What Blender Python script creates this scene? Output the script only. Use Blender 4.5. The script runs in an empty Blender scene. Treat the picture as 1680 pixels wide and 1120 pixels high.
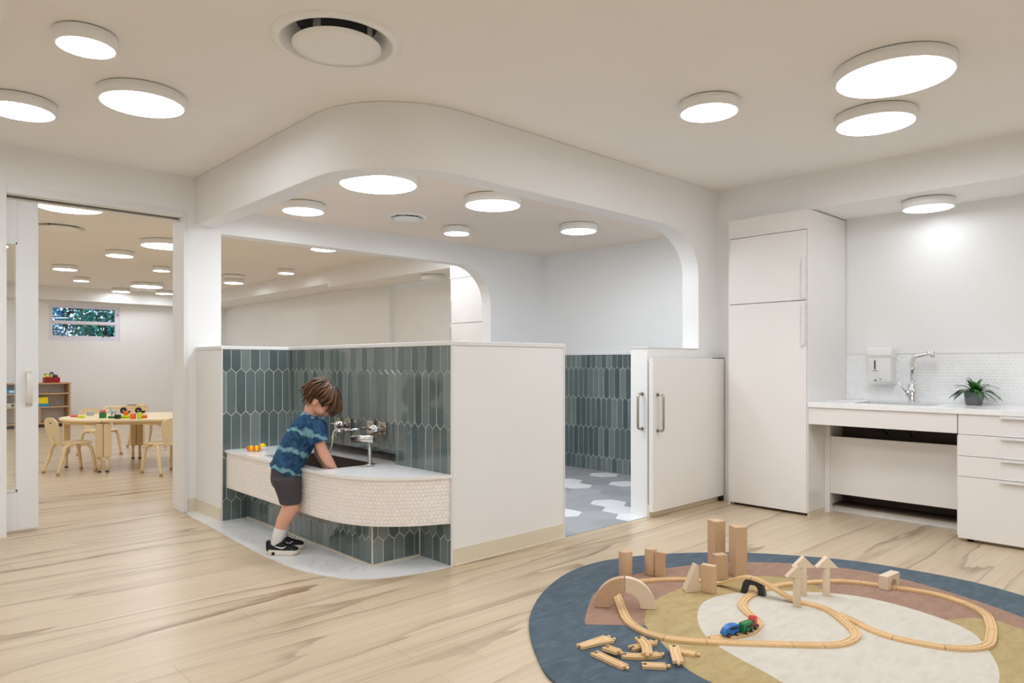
import bpy, bmesh, math, random
from mathutils import Vector, Matrix
R = random.Random(7)
sc = bpy.context.scene
COL = sc.collection
PI = math.pi

# ------------------------------------------------------------------ camera, world, exposure
cam_d = bpy.data.cameras.new('camera')
cam_d.sensor_width = 36
cam_d.lens = 1150 / 1680 * 36
cam_d.shift_y = 36 / 1680
cam_d.clip_start = 0.05
cam = bpy.data.objects.new('camera', cam_d)
cam.location = (0, 0, 1.16)
cam.rotation_euler = (PI / 2, 0, math.radians(46.8087 - 90))
COL.objects.link(cam)
sc.camera = cam
world = bpy.data.worlds.new('sky')
sc.world = world
world.use_nodes = True
world.node_tree.nodes['Background'].inputs[0].default_value = (0.55, 0.78, 1.0, 1)
world.node_tree.nodes['Background'].inputs[1].default_value = 2.4
sc.view_settings.view_transform = 'Standard'
sc.view_settings.look = 'None'
sc.view_settings.gamma = 1
sc.view_settings.use_curve_mapping = False
sc.view_settings.exposure = 0.09
LAMP = 18.5                      # emission of every lamp diffuser
sc.cycles.use_denoising = True
try:
    sc.cycles.denoiser = 'OPENIMAGEDENOISE'
except Exception:
    pass
sc.cycles.max_bounces = 10
sc.cycles.diffuse_bounces = 7
sc.cycles.sample_clamp_indirect = 6
sc.cycles.caustics_reflective = False
sc.cycles.caustics_refractive = False

# ------------------------------------------------------------------ materials
def srgb(r, g, b):
    f = lambda c: (c / 255 / 12.92) if c / 255 <= 0.04045 else ((c / 255 + 0.055) / 1.055) ** 2.4
    return (f(r), f(g), f(b), 1)

class NT:
    def __init__(s, name):
        s.m = bpy.data.materials.new(name); s.m.use_nodes = True
        s.t = s.m.node_tree; s.n = s.t.nodes; s.l = s.t.links
        s.b = s.n['Principled BSDF']; s.out = s.n['Material Output']
    def add(s, ty, **kw):
        n = s.n.new(ty)
        for k, v in kw.items():
            setattr(n, k, v)
        return n
    def link(s, a, b): s.l.new(a, b)
    def obj(s, scale=(1, 1, 1), world=False):
        if world:
            g = s.add('ShaderNodeNewGeometry'); o = g.outputs['Position']
        else:
            g = s.add('ShaderNodeTexCoord'); o = g.outputs['Object']
        mp = s.add('ShaderNodeMapping'); mp.inputs['Scale'].default_value = scale
        s.link(o, mp.inputs[0]); return mp.outputs[0]
    def noise(s, vec, scale, detail=4, rough=.55, dist=0.0):
        n = s.add('ShaderNodeTexNoise'); n.inputs['Scale'].default_value = scale
        n.inputs['Detail'].default_value = detail; n.inputs['Roughness'].default_value = rough
        n.inputs['Distortion'].default_value = dist
        s.link(vec, n.inputs['Vector']); return n.outputs[0]
    def ramp(s, fac, stops):
        r = s.add('ShaderNodeValToRGB'); e = r.color_ramp.elements
        e[0].position, e[0].color = stops[0]; e[1].position, e[1].color = stops[-1]
        for p, c in stops[1:-1]:
            x = e.new(p); x.color = c
        s.link(fac, r.inputs[0]); return r.outputs[0]
    def mix(s, fac, a, b, mode='MIX'):
        m = s.add('ShaderNodeMix', data_type='RGBA', blend_type=mode)
        for i, v in ((0, fac), (6, a), (7, b)):
            if hasattr(v, 'is_linked'): s.link(v, m.inputs[i])
            else: m.inputs[i].default_value = v
        return m.outputs[2]
    def math(s, op, a, b=0.0):
        m = s.add('ShaderNodeMath', operation=op)
        for i, v in ((0, a), (1, b)):
            if hasattr(v, 'is_linked'): s.link(v, m.inputs[i])
            else: m.inputs[i].default_value = v
        return m.outputs[0]
    def bump(s, h, strength=.2, dist=.002):
        b = s.add('ShaderNodeBump'); b.inputs['Strength'].default_value = strength
        b.inputs['Distance'].default_value = dist
        s.link(h, b.inputs['Height']); s.link(b.outputs[0], s.b.inputs['Normal'])

def mat(name, col, rough=.5, metal=0.0, var=.04, scale=8, spec=.5, bump=0, coat=0):
    t = NT(name)
    v = t.obj()
    n = t.noise(v, scale, 3)
    c = col if len(col) == 4 else (*col, 1)
    lo = tuple(x * (1 - var) for x in c[:3]) + (1,); hi = tuple(min(1, x * (1 + var)) for x in c[:3]) + (1,)
    t.link(t.ramp(n, [(.3, lo), (.7, hi)]), t.b.inputs['Base Color'])
    t.b.inputs['Roughness'].default_value = rough
    t.b.inputs['Metallic'].default_value = metal
    t.b.inputs['Specular IOR Level'].default_value = spec
    if coat: t.b.inputs['Coat Weight'].default_value = coat; t.b.inputs['Coat Roughness'].default_value = .05
    if bump: t.bump(t.noise(v, scale * 12, 4), bump)
    return t.m

M = {}
M['paint'] = mat('wall_paint', (.86, .86, .855), .6, var=.01, scale=2)
M['ceil'] = mat('ceiling_paint', (.89, .87, .845), .8, var=.01, scale=2)
M['ceilb'] = mat('ceiling_paint_warm_cast', (.89, .78, .68), .8, var=.01, scale=2)  # bathroom ceiling: warm cast of the light mixed into the base colour
M['trim'] = mat('gloss_trim_paint', (.80, .80, .80), .35, var=.01, scale=3)
M['base'] = mat('beige_base', srgb(226, 216, 195), .45, var=.02, scale=4)
M['lam'] = mat('white_laminate', (.845, .82, .80), .28, var=.01, scale=3)
M['quartz'] = mat('white_quartz', (.91, .91, .91), .18, var=.02, scale=30)
M['black'] = mat('black_void', (.012, .012, .012), .6, var=.1)
M['blackp'] = mat('black_plastic', (.015, .015, .017), .35, var=.1)
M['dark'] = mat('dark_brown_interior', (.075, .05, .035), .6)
M['steel'] = mat('brushed_steel', (.62, .60, .57), .28, 1.0, var=.05, scale=40)
M['chrome'] = mat('chrome', (.8, .8, .82), .08, 1.0, var=.01)
M['nickel'] = mat('satin_nickel', (.50, .44, .37), .25, 1.0, var=.03)
M['housing'] = mat('lamp_housing', (.90, .90, .885), .45, var=.01)
M['grout'] = mat('pale_grout', srgb(226, 226, 217), .8, var=.03, scale=20)
M['birch'] = None

def emit_mat(k=1.0):
    t = NT('lamp_diffuser')
    e = t.add('ShaderNodeEmission'); e.inputs[0].default_value = (.90, .96, 1.03, 1); e.inputs[1].default_value = LAMP * k
    t.link(e.outputs[0], t.out.inputs[0]); return t.m
M['glow'] = emit_mat(); M['glow_dim'] = emit_mat(.40); M['glow_b'] = emit_mat(1.3)

def glass_mat():
    t = NT('window_glass')
    tr = t.add('ShaderNodeBsdfTransparent'); tr.inputs[0].default_value = (.97, .99, .99, 1)
    gl = t.add('ShaderNodeBsdfGlossy'); gl.inputs['Roughness'].default_value = .02
    fr = t.add('ShaderNodeFresnel'); fr.inputs[0].default_value = 1.5
    mx = t.add('ShaderNodeMixShader')
    t.link(fr.outputs[0], mx.inputs[0]); t.link(tr.outputs[0], mx.inputs[1]); t.link(gl.outputs[0], mx.inputs[2])
    t.link(mx.outputs[0], t.out.inputs[0]); return t.m
M['glass'] = glass_mat()

def wood_floor():
    t = NT('wood_floor')
    g = t.add('ShaderNodeNewGeometry'); sp = t.add('ShaderNodeSeparateXYZ'); t.link(g.outputs['Position'], sp.inputs[0])
    X, Y = sp.outputs[0], sp.outputs[1]
    pw = .19
    row = t.math('FLOOR', t.math('DIVIDE', Y, pw))
    wn = t.add('ShaderNodeTexWhiteNoise', noise_dimensions='1D'); t.link(row, wn.inputs['W'])
    off = t.math('MULTIPLY', wn.outputs[0], 9.0)
    xx = t.math('ADD', X, off)
    pl = t.math('FLOOR', t.math('DIVIDE', xx, 2.6))
    cv = t.add('ShaderNodeCombineXYZ'); t.link(row, cv.inputs[0]); t.link(pl, cv.inputs[1])
    wn2 = t.add('ShaderNodeTexWhiteNoise', noise_dimensions='3D'); t.link(cv.outputs[0], wn2.inputs['Vector'])
    # grain: long wavy growth lines running in X, sharp on one side and soft on the other
    def vec(ax, ay, k):
        c_ = t.add('ShaderNodeCombineXYZ'); t.link(t.math('ADD', t.math('MULTIPLY', X, ax), k), c_.inputs[0]); t.link(t.math('MULTIPLY', Y, ay), c_.inputs[1]); return c_.outputs[0]
    wob = t.math('MULTIPLY', t.noise(vec(1.3, 9.0, 4.0), 1.0, 3, .5), .16)
    n1 = t.math('ADD', t.noise(vec(.20, 2.3, 1.7), 1.0, 2, .45, .5), wob)
    saw = t.math('FRACT', t.math('MULTIPLY', n1, 6.5))
    amp = t.ramp(t.noise(vec(.5, 5.0, 21.0), 1.0, 2), [(.34, (.05, .05, .05, 1)), (.62, (1, 1, 1, 1))])
    vein = t.ramp(saw, [(0, (0, 0, 0, 1)), (.45, (0, 0, 0, 1)), (.80, (.28, .28, .28, 1)), (.93, (.9, .9, .9, 1)), (.965, (.9, .9, .9, 1)), (1, (0, 0, 0, 1))])
    n2 = t.noise(vec(.8, 30.0, 3.0), 1.0, 4, .6, .4)
    basec = t.ramp(n2, [(.25, srgb(199, 179, 151)), (.5, srgb(208, 188, 160)), (.75, srgb(215, 196, 169))])
    c1 = t.mix(t.math('MULTIPLY', t.math('MULTIPLY', vein, amp), .95), basec, srgb(138, 110, 82))
    tone = t.ramp(wn2.outputs[0], [(0, (.94, .93, .91, 1)), (1, (1.0, 1.0, 1.0, 1))])
    c2 = t.mix(1.0, c1, tone, 'MULTIPLY')
    fr = t.math('FRACT', t.math('DIVIDE', Y, pw)); seam = t.math('LESS_THAN', fr, .012)
    fx = t.math('FRACT', t.math('DIVIDE', xx, 2.6)); sx = t.math('LESS_THAN', fx, .0014)
    sm = t.math('MULTIPLY', t.math('MAXIMUM', seam, sx), .35)
    c3 = t.mix(sm, c2, srgb(120, 98, 75))
    t.link(c3, t.b.inputs['Base Color'])
    t.b.inputs['Roughness'].default_value = .3
    t.b.inputs['Specular IOR Level'].default_value = .5
    return t.m
M['floor'] = wood_floor()

def birch(name, c1, c2, axis=(1, 1, 14), rough=.45):
    t = NT(name)
    v = t.obj(axis)
    n = t.noise(v, 6, 5, .6, 1.0)
    oi = t.add('ShaderNodeObjectInfo')
    tone = t.ramp(oi.outputs['Random'], [(0, (.86, .84, .80, 1)), (1, (1, 1, 1, 1))])
    t.link(t.mix(1.0, t.ramp(n, [(.3, c1), (.7, c2)]), tone, 'MULTIPLY'), t.b.inputs['Base Color'])
    t.b.inputs['Roughness'].default_value = rough
    return t.m
M['birch'] = birch('birch_plywood', srgb(230, 205, 160), srgb(243, 222, 182), (3, 3, 30), .4)
M['block'] = birch('beech_block', srgb(208, 174, 138), srgb(226, 196, 160), (60, 60, 6), .55)
M['blockp'] = birch('pale_beech', srgb(226, 204, 178), srgb(238, 220, 196), (60, 60, 6), .55)
M['blockw'] = birch('light_maple', srgb(196, 160, 128), srgb(222, 190, 158), (80, 80, 5), .55)
M['track'] = birch('track_wood', srgb(222, 182, 130), srgb(238, 204, 156), (20, 20, 20), .5)
M['shelfw'] = birch('shelf_wood', srgb(196, 160, 122), srgb(216, 182, 144), (3, 3, 20), .5)

def tile_mat(name, ca, cb, rough, cc=None):
    t = NT(name)
    a = t.add('ShaderNodeAttribute', attribute_name='tint')
    v = t.obj()
    n = t.noise(v, 9, 4)
    f = t.math('ADD', t.math('MULTIPLY', a.outputs['Fac'], .75), t.math('MULTIPLY', n, .25))
    t.link(t.ramp(f, [(0, ca), (.55, cb), (1, cc or cb)]), t.b.inputs['Base Color'])
    t.b.inputs['Roughness'].default_value = rough
    t.b.inputs['Specular IOR Level'].default_value = .8
    t.bump(t.noise(v, 22, 2), .12, .002)
    return t.m
M['picket'] = tile_mat('glazed_picket_tile', srgb(74, 89, 90), srgb(100, 114, 113), .07, srgb(134, 144, 141))
M['hexw'] = tile_mat('white_hex_mosaic', srgb(246, 240, 236), srgb(249, 244, 241), .22, srgb(251, 247, 244))
M['hexk'] = tile_mat('white_gloss_hex_mosaic', srgb(243, 244, 245), srgb(246, 247, 248), .2, srgb(248, 249, 250))
M['grey_t'] = tile_mat('grey_floor_tile', srgb(150, 152, 156), srgb(166, 168, 172), .45, srgb(178, 180, 184))
M['white_t'] = tile_mat('white_floor_tile', srgb(226, 227, 229), srgb(234, 235, 237), .4)
M['grout_w'] = mat('white_grout', srgb(236, 230, 222), .8, var=.02)
M['grout_k'] = mat('bright_grout', srgb(240, 240, 240), .8, var=.01)
M['grout_g'] = mat('grey_grout', srgb(170, 172, 174), .8, var=.02)

def marble():
    t = NT('white_marble_tile')
    v = t.obj((1, 1, 1), True)
    n = t.noise(v, 2.2, 6, .6, 1.6)
    vein = t.ramp(n, [(.0, (0, 0, 0, 1)), (.47, (0, 0, 0, 1)), (.5, (1, 1, 1, 1)), (.53, (0, 0, 0, 1)), (1, (0, 0, 0, 1))])
    c = t.mix(t.math('MULTIPLY', vein, .35), srgb(236, 237, 237), srgb(196, 198, 200))
    t.link(c, t.b.inputs['Base Color']); t.b.inputs['Roughness'].default_value = .3
    return t.m
M['marble'] = marble()

def rug_mat(name, a, b, c):
    t = NT(name)
    v = t.obj((1, 1, 1), True)
    n = t.noise(t.obj((6, 14, 1), True), 1.6, 6, .65, .6)
    f = t.noise(v, 300, 2)
    col = t.mix(t.math('MULTIPLY', f, .25), t.ramp(n, [(.28, a), (.5, b), (.72, c)]), a)
    t.link(col, t.b.inputs['Base Color'])
    t.b.inputs['Roughness'].default_value = .95; t.b.inputs['Specular IOR Level'].default_value = .1
    t.b.inputs['Sheen Weight'].default_value = .15
    t.bump(t.noise(v, 500, 2), .5, .002)
    return t.m
M['rug_blue'] = rug_mat('rug_blue_wool', srgb(62, 78, 90), srgb(78, 94, 106), srgb(96, 112, 122))
M['rug_brown'] = rug_mat('rug_terracotta_wool', srgb(146, 112, 94), srgb(160, 126, 107), srgb(172, 138, 118))
M['rug_gold'] = rug_mat('rug_gold_wool', srgb(166, 144, 98), srgb(180, 158, 110), srgb(190, 170, 122))
M['rug_cream'] = rug_mat('rug_cream_wool', srgb(200, 192, 178), srgb(210, 203, 190), srgb(217, 211, 199))

def plain(name, rgb, rough=.4, **k):
    M[name] = mat(name, srgb(*rgb), rough, **k)
plain('toy_red', (200, 45, 40), .3); plain('toy_green', (20, 120, 55), .3); plain('toy_blue', (20, 110, 190), .3)
plain('toy_orange', (240, 110, 30), .35); plain('toy_yellow', (240, 215, 20), .35); plain('toy_lime', (195, 225, 30), .35)
plain('toy_pink', (225, 90, 110), .4); plain('toy_grey', (170, 185, 190), .4); plain('basket_red', (150, 14, 20), .5)
plain('bin_blue', (40, 150, 210), .4); plain('white_pl', (240, 240, 238), .35); plain('pot', (110, 112, 116), .7)
plain('soil', (50, 38, 30), .95); plain('leaf', (52, 108, 40), .4, var=.25, scale=14); plain('leaf_dark', (30, 70, 40), .45, var=.25)
plain('skin', (226, 172, 148), .5, var=.03); plain('shorts', (72, 68, 76), .85, var=.06, scale=30); plain('sock', (232, 232, 232), .9)
plain('shoe', (16, 18, 24), .7, var=.1); plain('sole', (228, 220, 208), .6); plain('rubber_cap', (196, 158, 112), .6)
plain('tag', (215, 225, 70), .4); plain('hose', (206, 206, 196), .4); plain('shoe_heel', (78, 84, 78), .6); plain('metal_dark', (40, 36, 34), .25, metal=1.0)
plain('cream_pl', (222, 216, 205), .3); plain('lip', (190, 110, 100), .5); plain('eye_w', (235, 235, 235), .3); plain('veg', (70, 60, 35), .6)
plain('frame_w', (224, 222, 236), .4)

def shirt_mat():
    t = NT('tie_dye_shirt')
    tc = t.add('ShaderNodeTexCoord'); sp = t.add('ShaderNodeSeparateXYZ'); t.link(tc.outputs['Object'], sp.inputs[0])
    ax = t.math('ADD', t.math('MULTIPLY', sp.outputs[2], .84), t.math('MULTIPLY', sp.outputs[0], .30))
    n = t.noise(tc.outputs['Object'], 14, 4)
    n2 = t.noise(tc.outputs['Object'], 38, 4)
    ph = t.math('ADD', t.math('MULTIPLY', ax, 58.0), t.math('MULTIPLY', n, 4.5))
    s = t.math('SINE', t.math('ADD', ph, .2))
    f = t.math('ADD', s, t.math('MULTIPLY', t.math('SUBTRACT', n2, .5), .5))
    base = t.ramp(n2, [(.3, srgb(30, 58, 92)), (.7, srgb(64, 102, 138))])
    band = t.ramp(f, [(.0, (0, 0, 0, 1)), (.66, (0, 0, 0, 1)), (1, (1, 1, 1, 1))])
    t.link(t.mix(t.math('MULTIPLY', band, .78), base, srgb(140, 190, 202)), t.b.inputs['Base Color'])
    t.b.inputs['Roughness'].default_value = .9; t.b.inputs['Specular IOR Level'].default_value = .15
    return t.m
M['shirt'] = shirt_mat()

def hair_mat():
    t = NT('brown_hair')
    a = t.add('ShaderNodeAttribute', attribute_name='tint')
    t.link(t.ramp(a.outputs['Fac'], [(0, srgb(50, 33, 23)), (.6, srgb(92, 62, 40)), (1, srgb(146, 102, 64))]), t.b.inputs['Base Color'])
    t.b.inputs['Roughness'].default_value = .42; t.b.inputs['Specular IOR Level'].default_value = .4
    return t.m
M['hair'] = hair_mat()

# ------------------------------------------------------------------ mesh helpers
WM = {}                                        # world matrix of every object made here
def wm(o): return WM.get(o.name, Matrix())

class B:
    """collects shapes in world coordinates, then links them as one mesh"""
    def __init__(s):
        s.bm = bmesh.new(); s.mi = 0; s.tl = None
    def _f(s, vs, smooth=False):
        try:
            f = s.bm.faces.new(vs)
        except ValueError:
            return None
        f.material_index = s.mi; f.smooth = smooth; return f
    def box(s, x0, y0, z0, x1, y1, z1, bev=0, mtx=None):
        x0, x1 = sorted((x0, x1)); y0, y1 = sorted((y0, y1)); z0, z1 = sorted((z0, z1))
        r = bmesh.ops.create_cube(s.bm, size=1)
        vs = r['verts']
        for v in vs:
            v.co = Vector((x0 + (v.co.x + .5) * (x1 - x0), y0 + (v.co.y + .5) * (y1 - y0), z0 + (v.co.z + .5) * (z1 - z0)))
        fs = set(f for v in vs for f in v.link_faces)
        for f in fs: f.material_index = s.mi
        if bev:
            es = list(set(e for v in vs for e in v.link_edges))
            bev = min(bev, .45 * min(x1 - x0, y1 - y0, z1 - z0))
            r2 = bmesh.ops.bevel(s.bm, geom=es, offset=bev, segments=2, affect='EDGES', profile=.5)
            vs = list(set(v for f in r2['faces'] for v in f.verts) | set(v for v in vs if v.is_valid))
            for f in set(f for v in vs for f in v.link_faces): f.material_index = s.mi
        if mtx is not None:
            bmesh.ops.transform(s.bm, matrix=mtx, verts=[v for v in vs if v.is_valid])
        return s
    def rings(s, rings, closed=True, cap=True, smooth=True):
        rv = [[s.bm.verts.new(p) for p in r] for r in rings]
        n = len(rv[0])
        for a, b in zip(rv[:-1], rv[1:]):
            for i in range(n if closed else n - 1):
                j = (i + 1) % n
                s._f((a[i], a[j], b[j], b[i]), smooth)
        if cap and closed:
            s._f(list(reversed(rv[0]))); s._f(rv[-1])
        return rv
    def lathe(s, prof, c=(0, 0, 0), n=32, axis='Z', cap=True, smooth=True, mtx=None):
        rs = []
        for r, z in prof:
            ring = []
            for k in range(n):
                a = 2 * PI * k / n
                if axis == 'Z': p = Vector((r * math.cos(a), r * math.sin(a), z))
                elif axis == 'X': p = Vector((z, r * math.cos(a), r * math.sin(a)))
                else: p = Vector((r * math.sin(a), z, r * math.cos(a)))
                if mtx is not None: p = mtx @ p
                ring.append(p + Vector(c))
            rs.append(ring)
        s.rings(rs, cap=cap, smooth=smooth); return s
    def tube(s, pts, rad, n=10, cap=True, flat=1.0):
        pts = [Vector(p) for p in pts]
        if not hasattr(rad, '__len__'): rad = [rad] * len(pts)
        rs = []; up = None
        for i, p in enumerate(pts):
            d = (pts[min(i + 1, len(pts) - 1)] - pts[max(i - 1, 0)]).normalized()
            if up is None:
                up = Vector((0, 0, 1)) if abs(d.z) < .9 else Vector((1, 0, 0))
            side = d.cross(up).normalized(); up = side.cross(d).normalized()
            rs.append([p + side * rad[i] * math.cos(2 * PI * k / n) + up * rad[i] * flat * math.sin(2 * PI * k / n) for k in range(n)])
        s.rings(rs, cap=cap); return s
    def prism(s, poly, z0, z1, smooth=False, top_only=False):
        """poly: list of (x, y), counter-clockwise; extruded in Z"""
        t = [s.bm.verts.new((x, y, z1)) for x, y in poly]
        s._f(t)
        if top_only: return s
        b = [s.bm.verts.new((x, y, z0)) for x, y in poly]
        s._f(list(reversed(b)))
        n = len(poly)
        for i in range(n):
            s._f((b[i], b[(i + 1) % n], t[(i + 1) % n], t[i]), smooth)
        return s
    def prism_m(s, poly, a, b, mtx):
        """poly in a local plane (u, v), thickness a..b along w; mtx maps (u, v, w) to world"""
        A = [s.bm.verts.new(mtx @ Vector((x, y, a))) for x, y in poly]
        C = [s.bm.verts.new(mtx @ Vector((x, y, b))) for x, y in poly]
        s._f(list(reversed(A))); s._f(C)
        n = len(poly)
        for i in range(n): s._f((A[i], A[(i + 1) % n], C[(i + 1) % n], C[i]))
        return s
    def sphere(s, c, r, n=20, m=12, mtx=None):
        rx, ry, rz = r if hasattr(r, '__len__') else (r, r, r)
        rs = []
        for i in range(m + 1):
            th = PI * (i / m); q = max(math.sin(th), .002)
            ring = []
            for k in range(n):
                a = 2 * PI * k / n
                p = Vector((rx * q * math.cos(a), ry * q * math.sin(a), -rz * math.cos(th)))
                if mtx is not None: p = mtx @ p
                ring.append(p + Vector(c))
            rs.append(ring)
        s.rings(rs); return s
    def tint(s, faces, val):
        if s.tl is None: s.tl = s.bm.loops.layers.float_color.new('tint')
        for f in faces:
            for l in f.loops: l[s.tl] = (val, val, val, 1)
    def obj(s, name, mats, parent=None, loc=None, smooth=None, sub=0, bevel=0, remesh=0, recalc=True):
        if recalc: bmesh.ops.recalc_face_normals(s.bm, faces=s.bm.faces)
        me = bpy.data.meshes.new(name)
        o = bpy.data.objects.new(name, me); COL.objects.link(o)
        if parent is not None:
            o.parent = parent
            s.bm.transform(wm(parent).inverted())
            if loc is not None:
                raise ValueError
            WM[o.name] = wm(parent)
        elif loc is not None:
            s.bm.transform(Matrix.Translation(-Vector(loc))); o.location = loc
            WM[o.name] = Matrix.Translation(Vector(loc))
        if smooth is not None:
            for f in s.bm.faces: f.smooth = smooth
        s.bm.to_mesh(me); s.bm.free()
        for m_ in (mats if isinstance(mats, (list, tuple)) else [mats]): me.materials.append(M[m_] if isinstance(m_, str) else m_)
        if remesh:
            r = o.modifiers.new('remesh', 'REMESH'); r.mode = 'VOXEL'; r.voxel_size = remesh; r.use_smooth_shade = True
            k = o.modifiers.new('smooth', 'SMOOTH'); k.factor = .6; k.iterations = 4
        if bevel:
            b = o.modifiers.new('bevel', 'BEVEL'); b.width = bevel; b.segments = 2; b.limit_method = 'ANGLE'; b.angle_limit = .6
        if sub:
            m2 = o.modifiers.new('sub', 'SUBSURF'); m2.levels = sub; m2.render_levels = sub
        return o

def tag(o, label=None, cat=None, group=None, kind=None):
    if label: o['label'] = label
    if cat: o['category'] = cat
    if group: o['group'] = group
    if kind: o['kind'] = kind
    return o
def struct(o): o['kind'] = 'structure'; return o
def thing(name, label, cat, loc=(0, 0, 0), rz=0, group=None):
    o = bpy.data.objects.new(name, None); COL.objects.link(o); o.empty_display_size = .05
    o.location = loc; o.rotation_euler = (0, 0, rz)
    WM[o.name] = Matrix.Translation(Vector(loc)) @ Matrix.Rotation(rz, 4, 'Z')
    return tag(o, label, cat, group)
def dup(root, loc, rz=0, label=None, scale=1):
    r = root.copy(); COL.objects.link(r); r.location = loc; r.rotation_euler = (0, 0, rz); r.scale = (scale,) * 3
    if label: r['label'] = label
    for ch in list(root.children):
        c = ch.copy(); COL.objects.link(c); c.parent = r
        for g in ch.children:
            d = g.copy(); COL.objects.link(d); d.parent = c
    return r
def boxobj(name, m_, a, b, parent=None, bev=0, loc=None):
    return B().box(*a, *b, bev=bev).obj(name, m_, parent, loc)
def catmull(pts, n=8, closed=False):
    P = [Vector(p) for p in pts]; out = []; L = len(P)
    for i in range(L if closed else L - 1):
        g = (lambda k: P[k % L]) if closed else (lambda k: P[max(0, min(L - 1, k))])
        p0, p1, p2, p3 = g(i - 1), g(i), g(i + 1), g(i + 2)
        for k in range(n):
            t = k / n
            out.append(.5 * ((2 * p1) + (p2 - p0) * t + (2 * p0 - 5 * p1 + 4 * p2 - p3) * t * t + (3 * p1 - p0 - 3 * p2 + p3) * t ** 3))
    if not closed: out.append(P[-1])
    return out
def arc(cx, cy, r, a0, a1, n=12, ry=None):
    ry = r if ry is None else ry
    return [(cx + r * math.cos(math.radians(a0 + (a1 - a0) * i / n)), cy + ry * math.sin(math.radians(a0 + (a1 - a0) * i / n))) for i in range(n + 1)]
def clip(poly, u0, u1, v0, v1):
    for ax, lim, sg in ((0, u0, 1), (0, u1, -1), (1, v0, 1), (1, v1, -1)):
        out = []
        for i in range(len(poly)):
            a, b = poly[i - 1], poly[i]
            da, db = sg * (a[ax] - lim), sg * (b[ax] - lim)
            if (da >= 0) != (db >= 0):
                t = da / (da - db); out.append((a[0] + (b[0] - a[0]) * t, a[1] + (b[1] - a[1]) * t))
            if db >= 0: out.append(b)
        poly = out
        if len(poly) < 3: return None
    return poly
def inset(poly, d):
    poly = [p for i, p in enumerate(poly) if math.hypot(p[0] - poly[i - 1][0], p[1] - poly[i - 1][1]) > 3.5e-3]
    n = len(poly)
    if n < 3: return poly
    A = sum(poly[i - 1][0] * poly[i][1] - poly[i][0] * poly[i - 1][1] for i in range(n))
    if A < 0: poly = poly[::-1]
    out = []
    for i in range(n):
        p, q, r = Vector(poly[i - 1]), Vector(poly[i]), Vector(poly[(i + 1) % n])
        e1, e2 = (q - p), (r - q)
        if e1.length < 1e-6 or e2.length < 1e-6: continue
        e1.normalize(); e2.normalize()
        n1, n2 = Vector((-e1.y, e1.x)), Vector((-e2.y, e2.x))
        k = 1 + n1.dot(n2)
        if k < .2: k = .2
        out.append(tuple(q + (n1 + n2) * (d / k)))
    return out
def area(p): return abs(sum(p[i - 1][0] * p[i][1] - p[i][0] * p[i - 1][1] for i in range(len(p)))) / 2
def add_tile(b, poly, f, gap, h, rng, bevel=.0012, tilt=.0004, dome=0, tintv=None):
    """f(u, v, w) -> world; one raised tile with a small bevel"""
    p0 = inset(poly, gap)
    if len(p0) < 3 or area(p0) < 2e-5: return
    p1 = inset(p0, bevel)
    if len(p1) != len(p0) or area(p1) > area(p0): p1 = p0
    cu = sum(p[0] for p in p0) / len(p0); cv = sum(p[1] for p in p0) / len(p0)
    tu, tv = rng.uniform(-1, 1) * tilt, rng.uniform(-1, 1) * tilt
    ht = lambda u, v: h + (u - cu) / .036 * tu + (v - cv) / .15 * tv
    a = [b.bm.verts.new(f(u, v, 0)) for u, v in p0]
    m_ = [b.bm.verts.new(f(u, v, ht(u, v) - bevel * .6)) for u, v in p0]
    c = [b.bm.verts.new(f(u, v, ht(u, v))) for u, v in p1]
    fs = []
    n = len(p0)
    for i in range(n):
        j = (i + 1) % n
        fs.append(b._f((a[i], a[j], m_[j], m_[i]))); fs.append(b._f((m_[i], m_[j], c[j], c[i]), dome > 0))
    if dome:
        q = [b.bm.verts.new(f(cu + (u - cu) * .55, cv + (v - cv) * .55, h + dome * .8)) for u, v in p1]
        t = b.bm.verts.new(f(cu, cv, h + dome))
        for i in range(n):
            j = (i + 1) % n
            fs.append(b._f((c[i], c[j], q[j], q[i]), True)); fs.append(b._f((q[i], q[j], t), True))
    else:
        fs.append(b._f(c))
    b.tint([x for x in fs if x], rng.random() if tintv is None else tintv)
JOINT = 1.106
def pickets(b, f, u0, u1, v0, v1, phase=0.0, w=.0725, rp=.318, pt=.031, seed=1):
    rng = random.Random(seed)
    for row in range(-1, 6):
        zc = JOINT + rp / 2 - rp * row          # centre of this row
        off = phase + (w / 2 if row % 2 else 0)
        k0 = int((u0 - off) / w) - 2; k1 = int((u1 - off) / w) + 2
        for k in range(k0, k1 + 1):
            uc = off + (k + .5) * w
            hs = rp / 2 - pt / 2
            poly = [(uc - w / 2, zc - hs), (uc, zc - hs - pt), (uc + w / 2, zc - hs), (uc + w / 2, zc + hs), (uc, zc + hs + pt), (uc - w / 2, zc + hs)]
            c = clip(poly, u0, u1, v0, v1)
            if c and area(c) > 1.5e-4: add_tile(b, c, f, .0019, .0022, rng, tilt=.0009)
def hexes(b, f, u0, u1, v0, v1, s=.0245, seed=1, dome=.0012, h=.0012, gap=.0008):
    rng = random.Random(seed); rh = s * .866; r = s / math.sqrt(3)
    j = 0; v = v0
    while v < v1 + r:
        u = u0 + (s / 2 if j % 2 else 0)
        while u < u1 + s:
            poly = [(u + r * math.cos(math.radians(30 + 60 * k)), v + r * math.sin(math.radians(30 + 60 * k))) for k in range(6)]
            c = clip(poly, u0, u1, v0, v1)
            if c and area(c) > 8e-5: add_tile(b, c, f, gap, h, rng, bevel=.0012, dome=dome if len(c) == 6 else 0)
            u += s
        v += rh; j += 1
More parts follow.
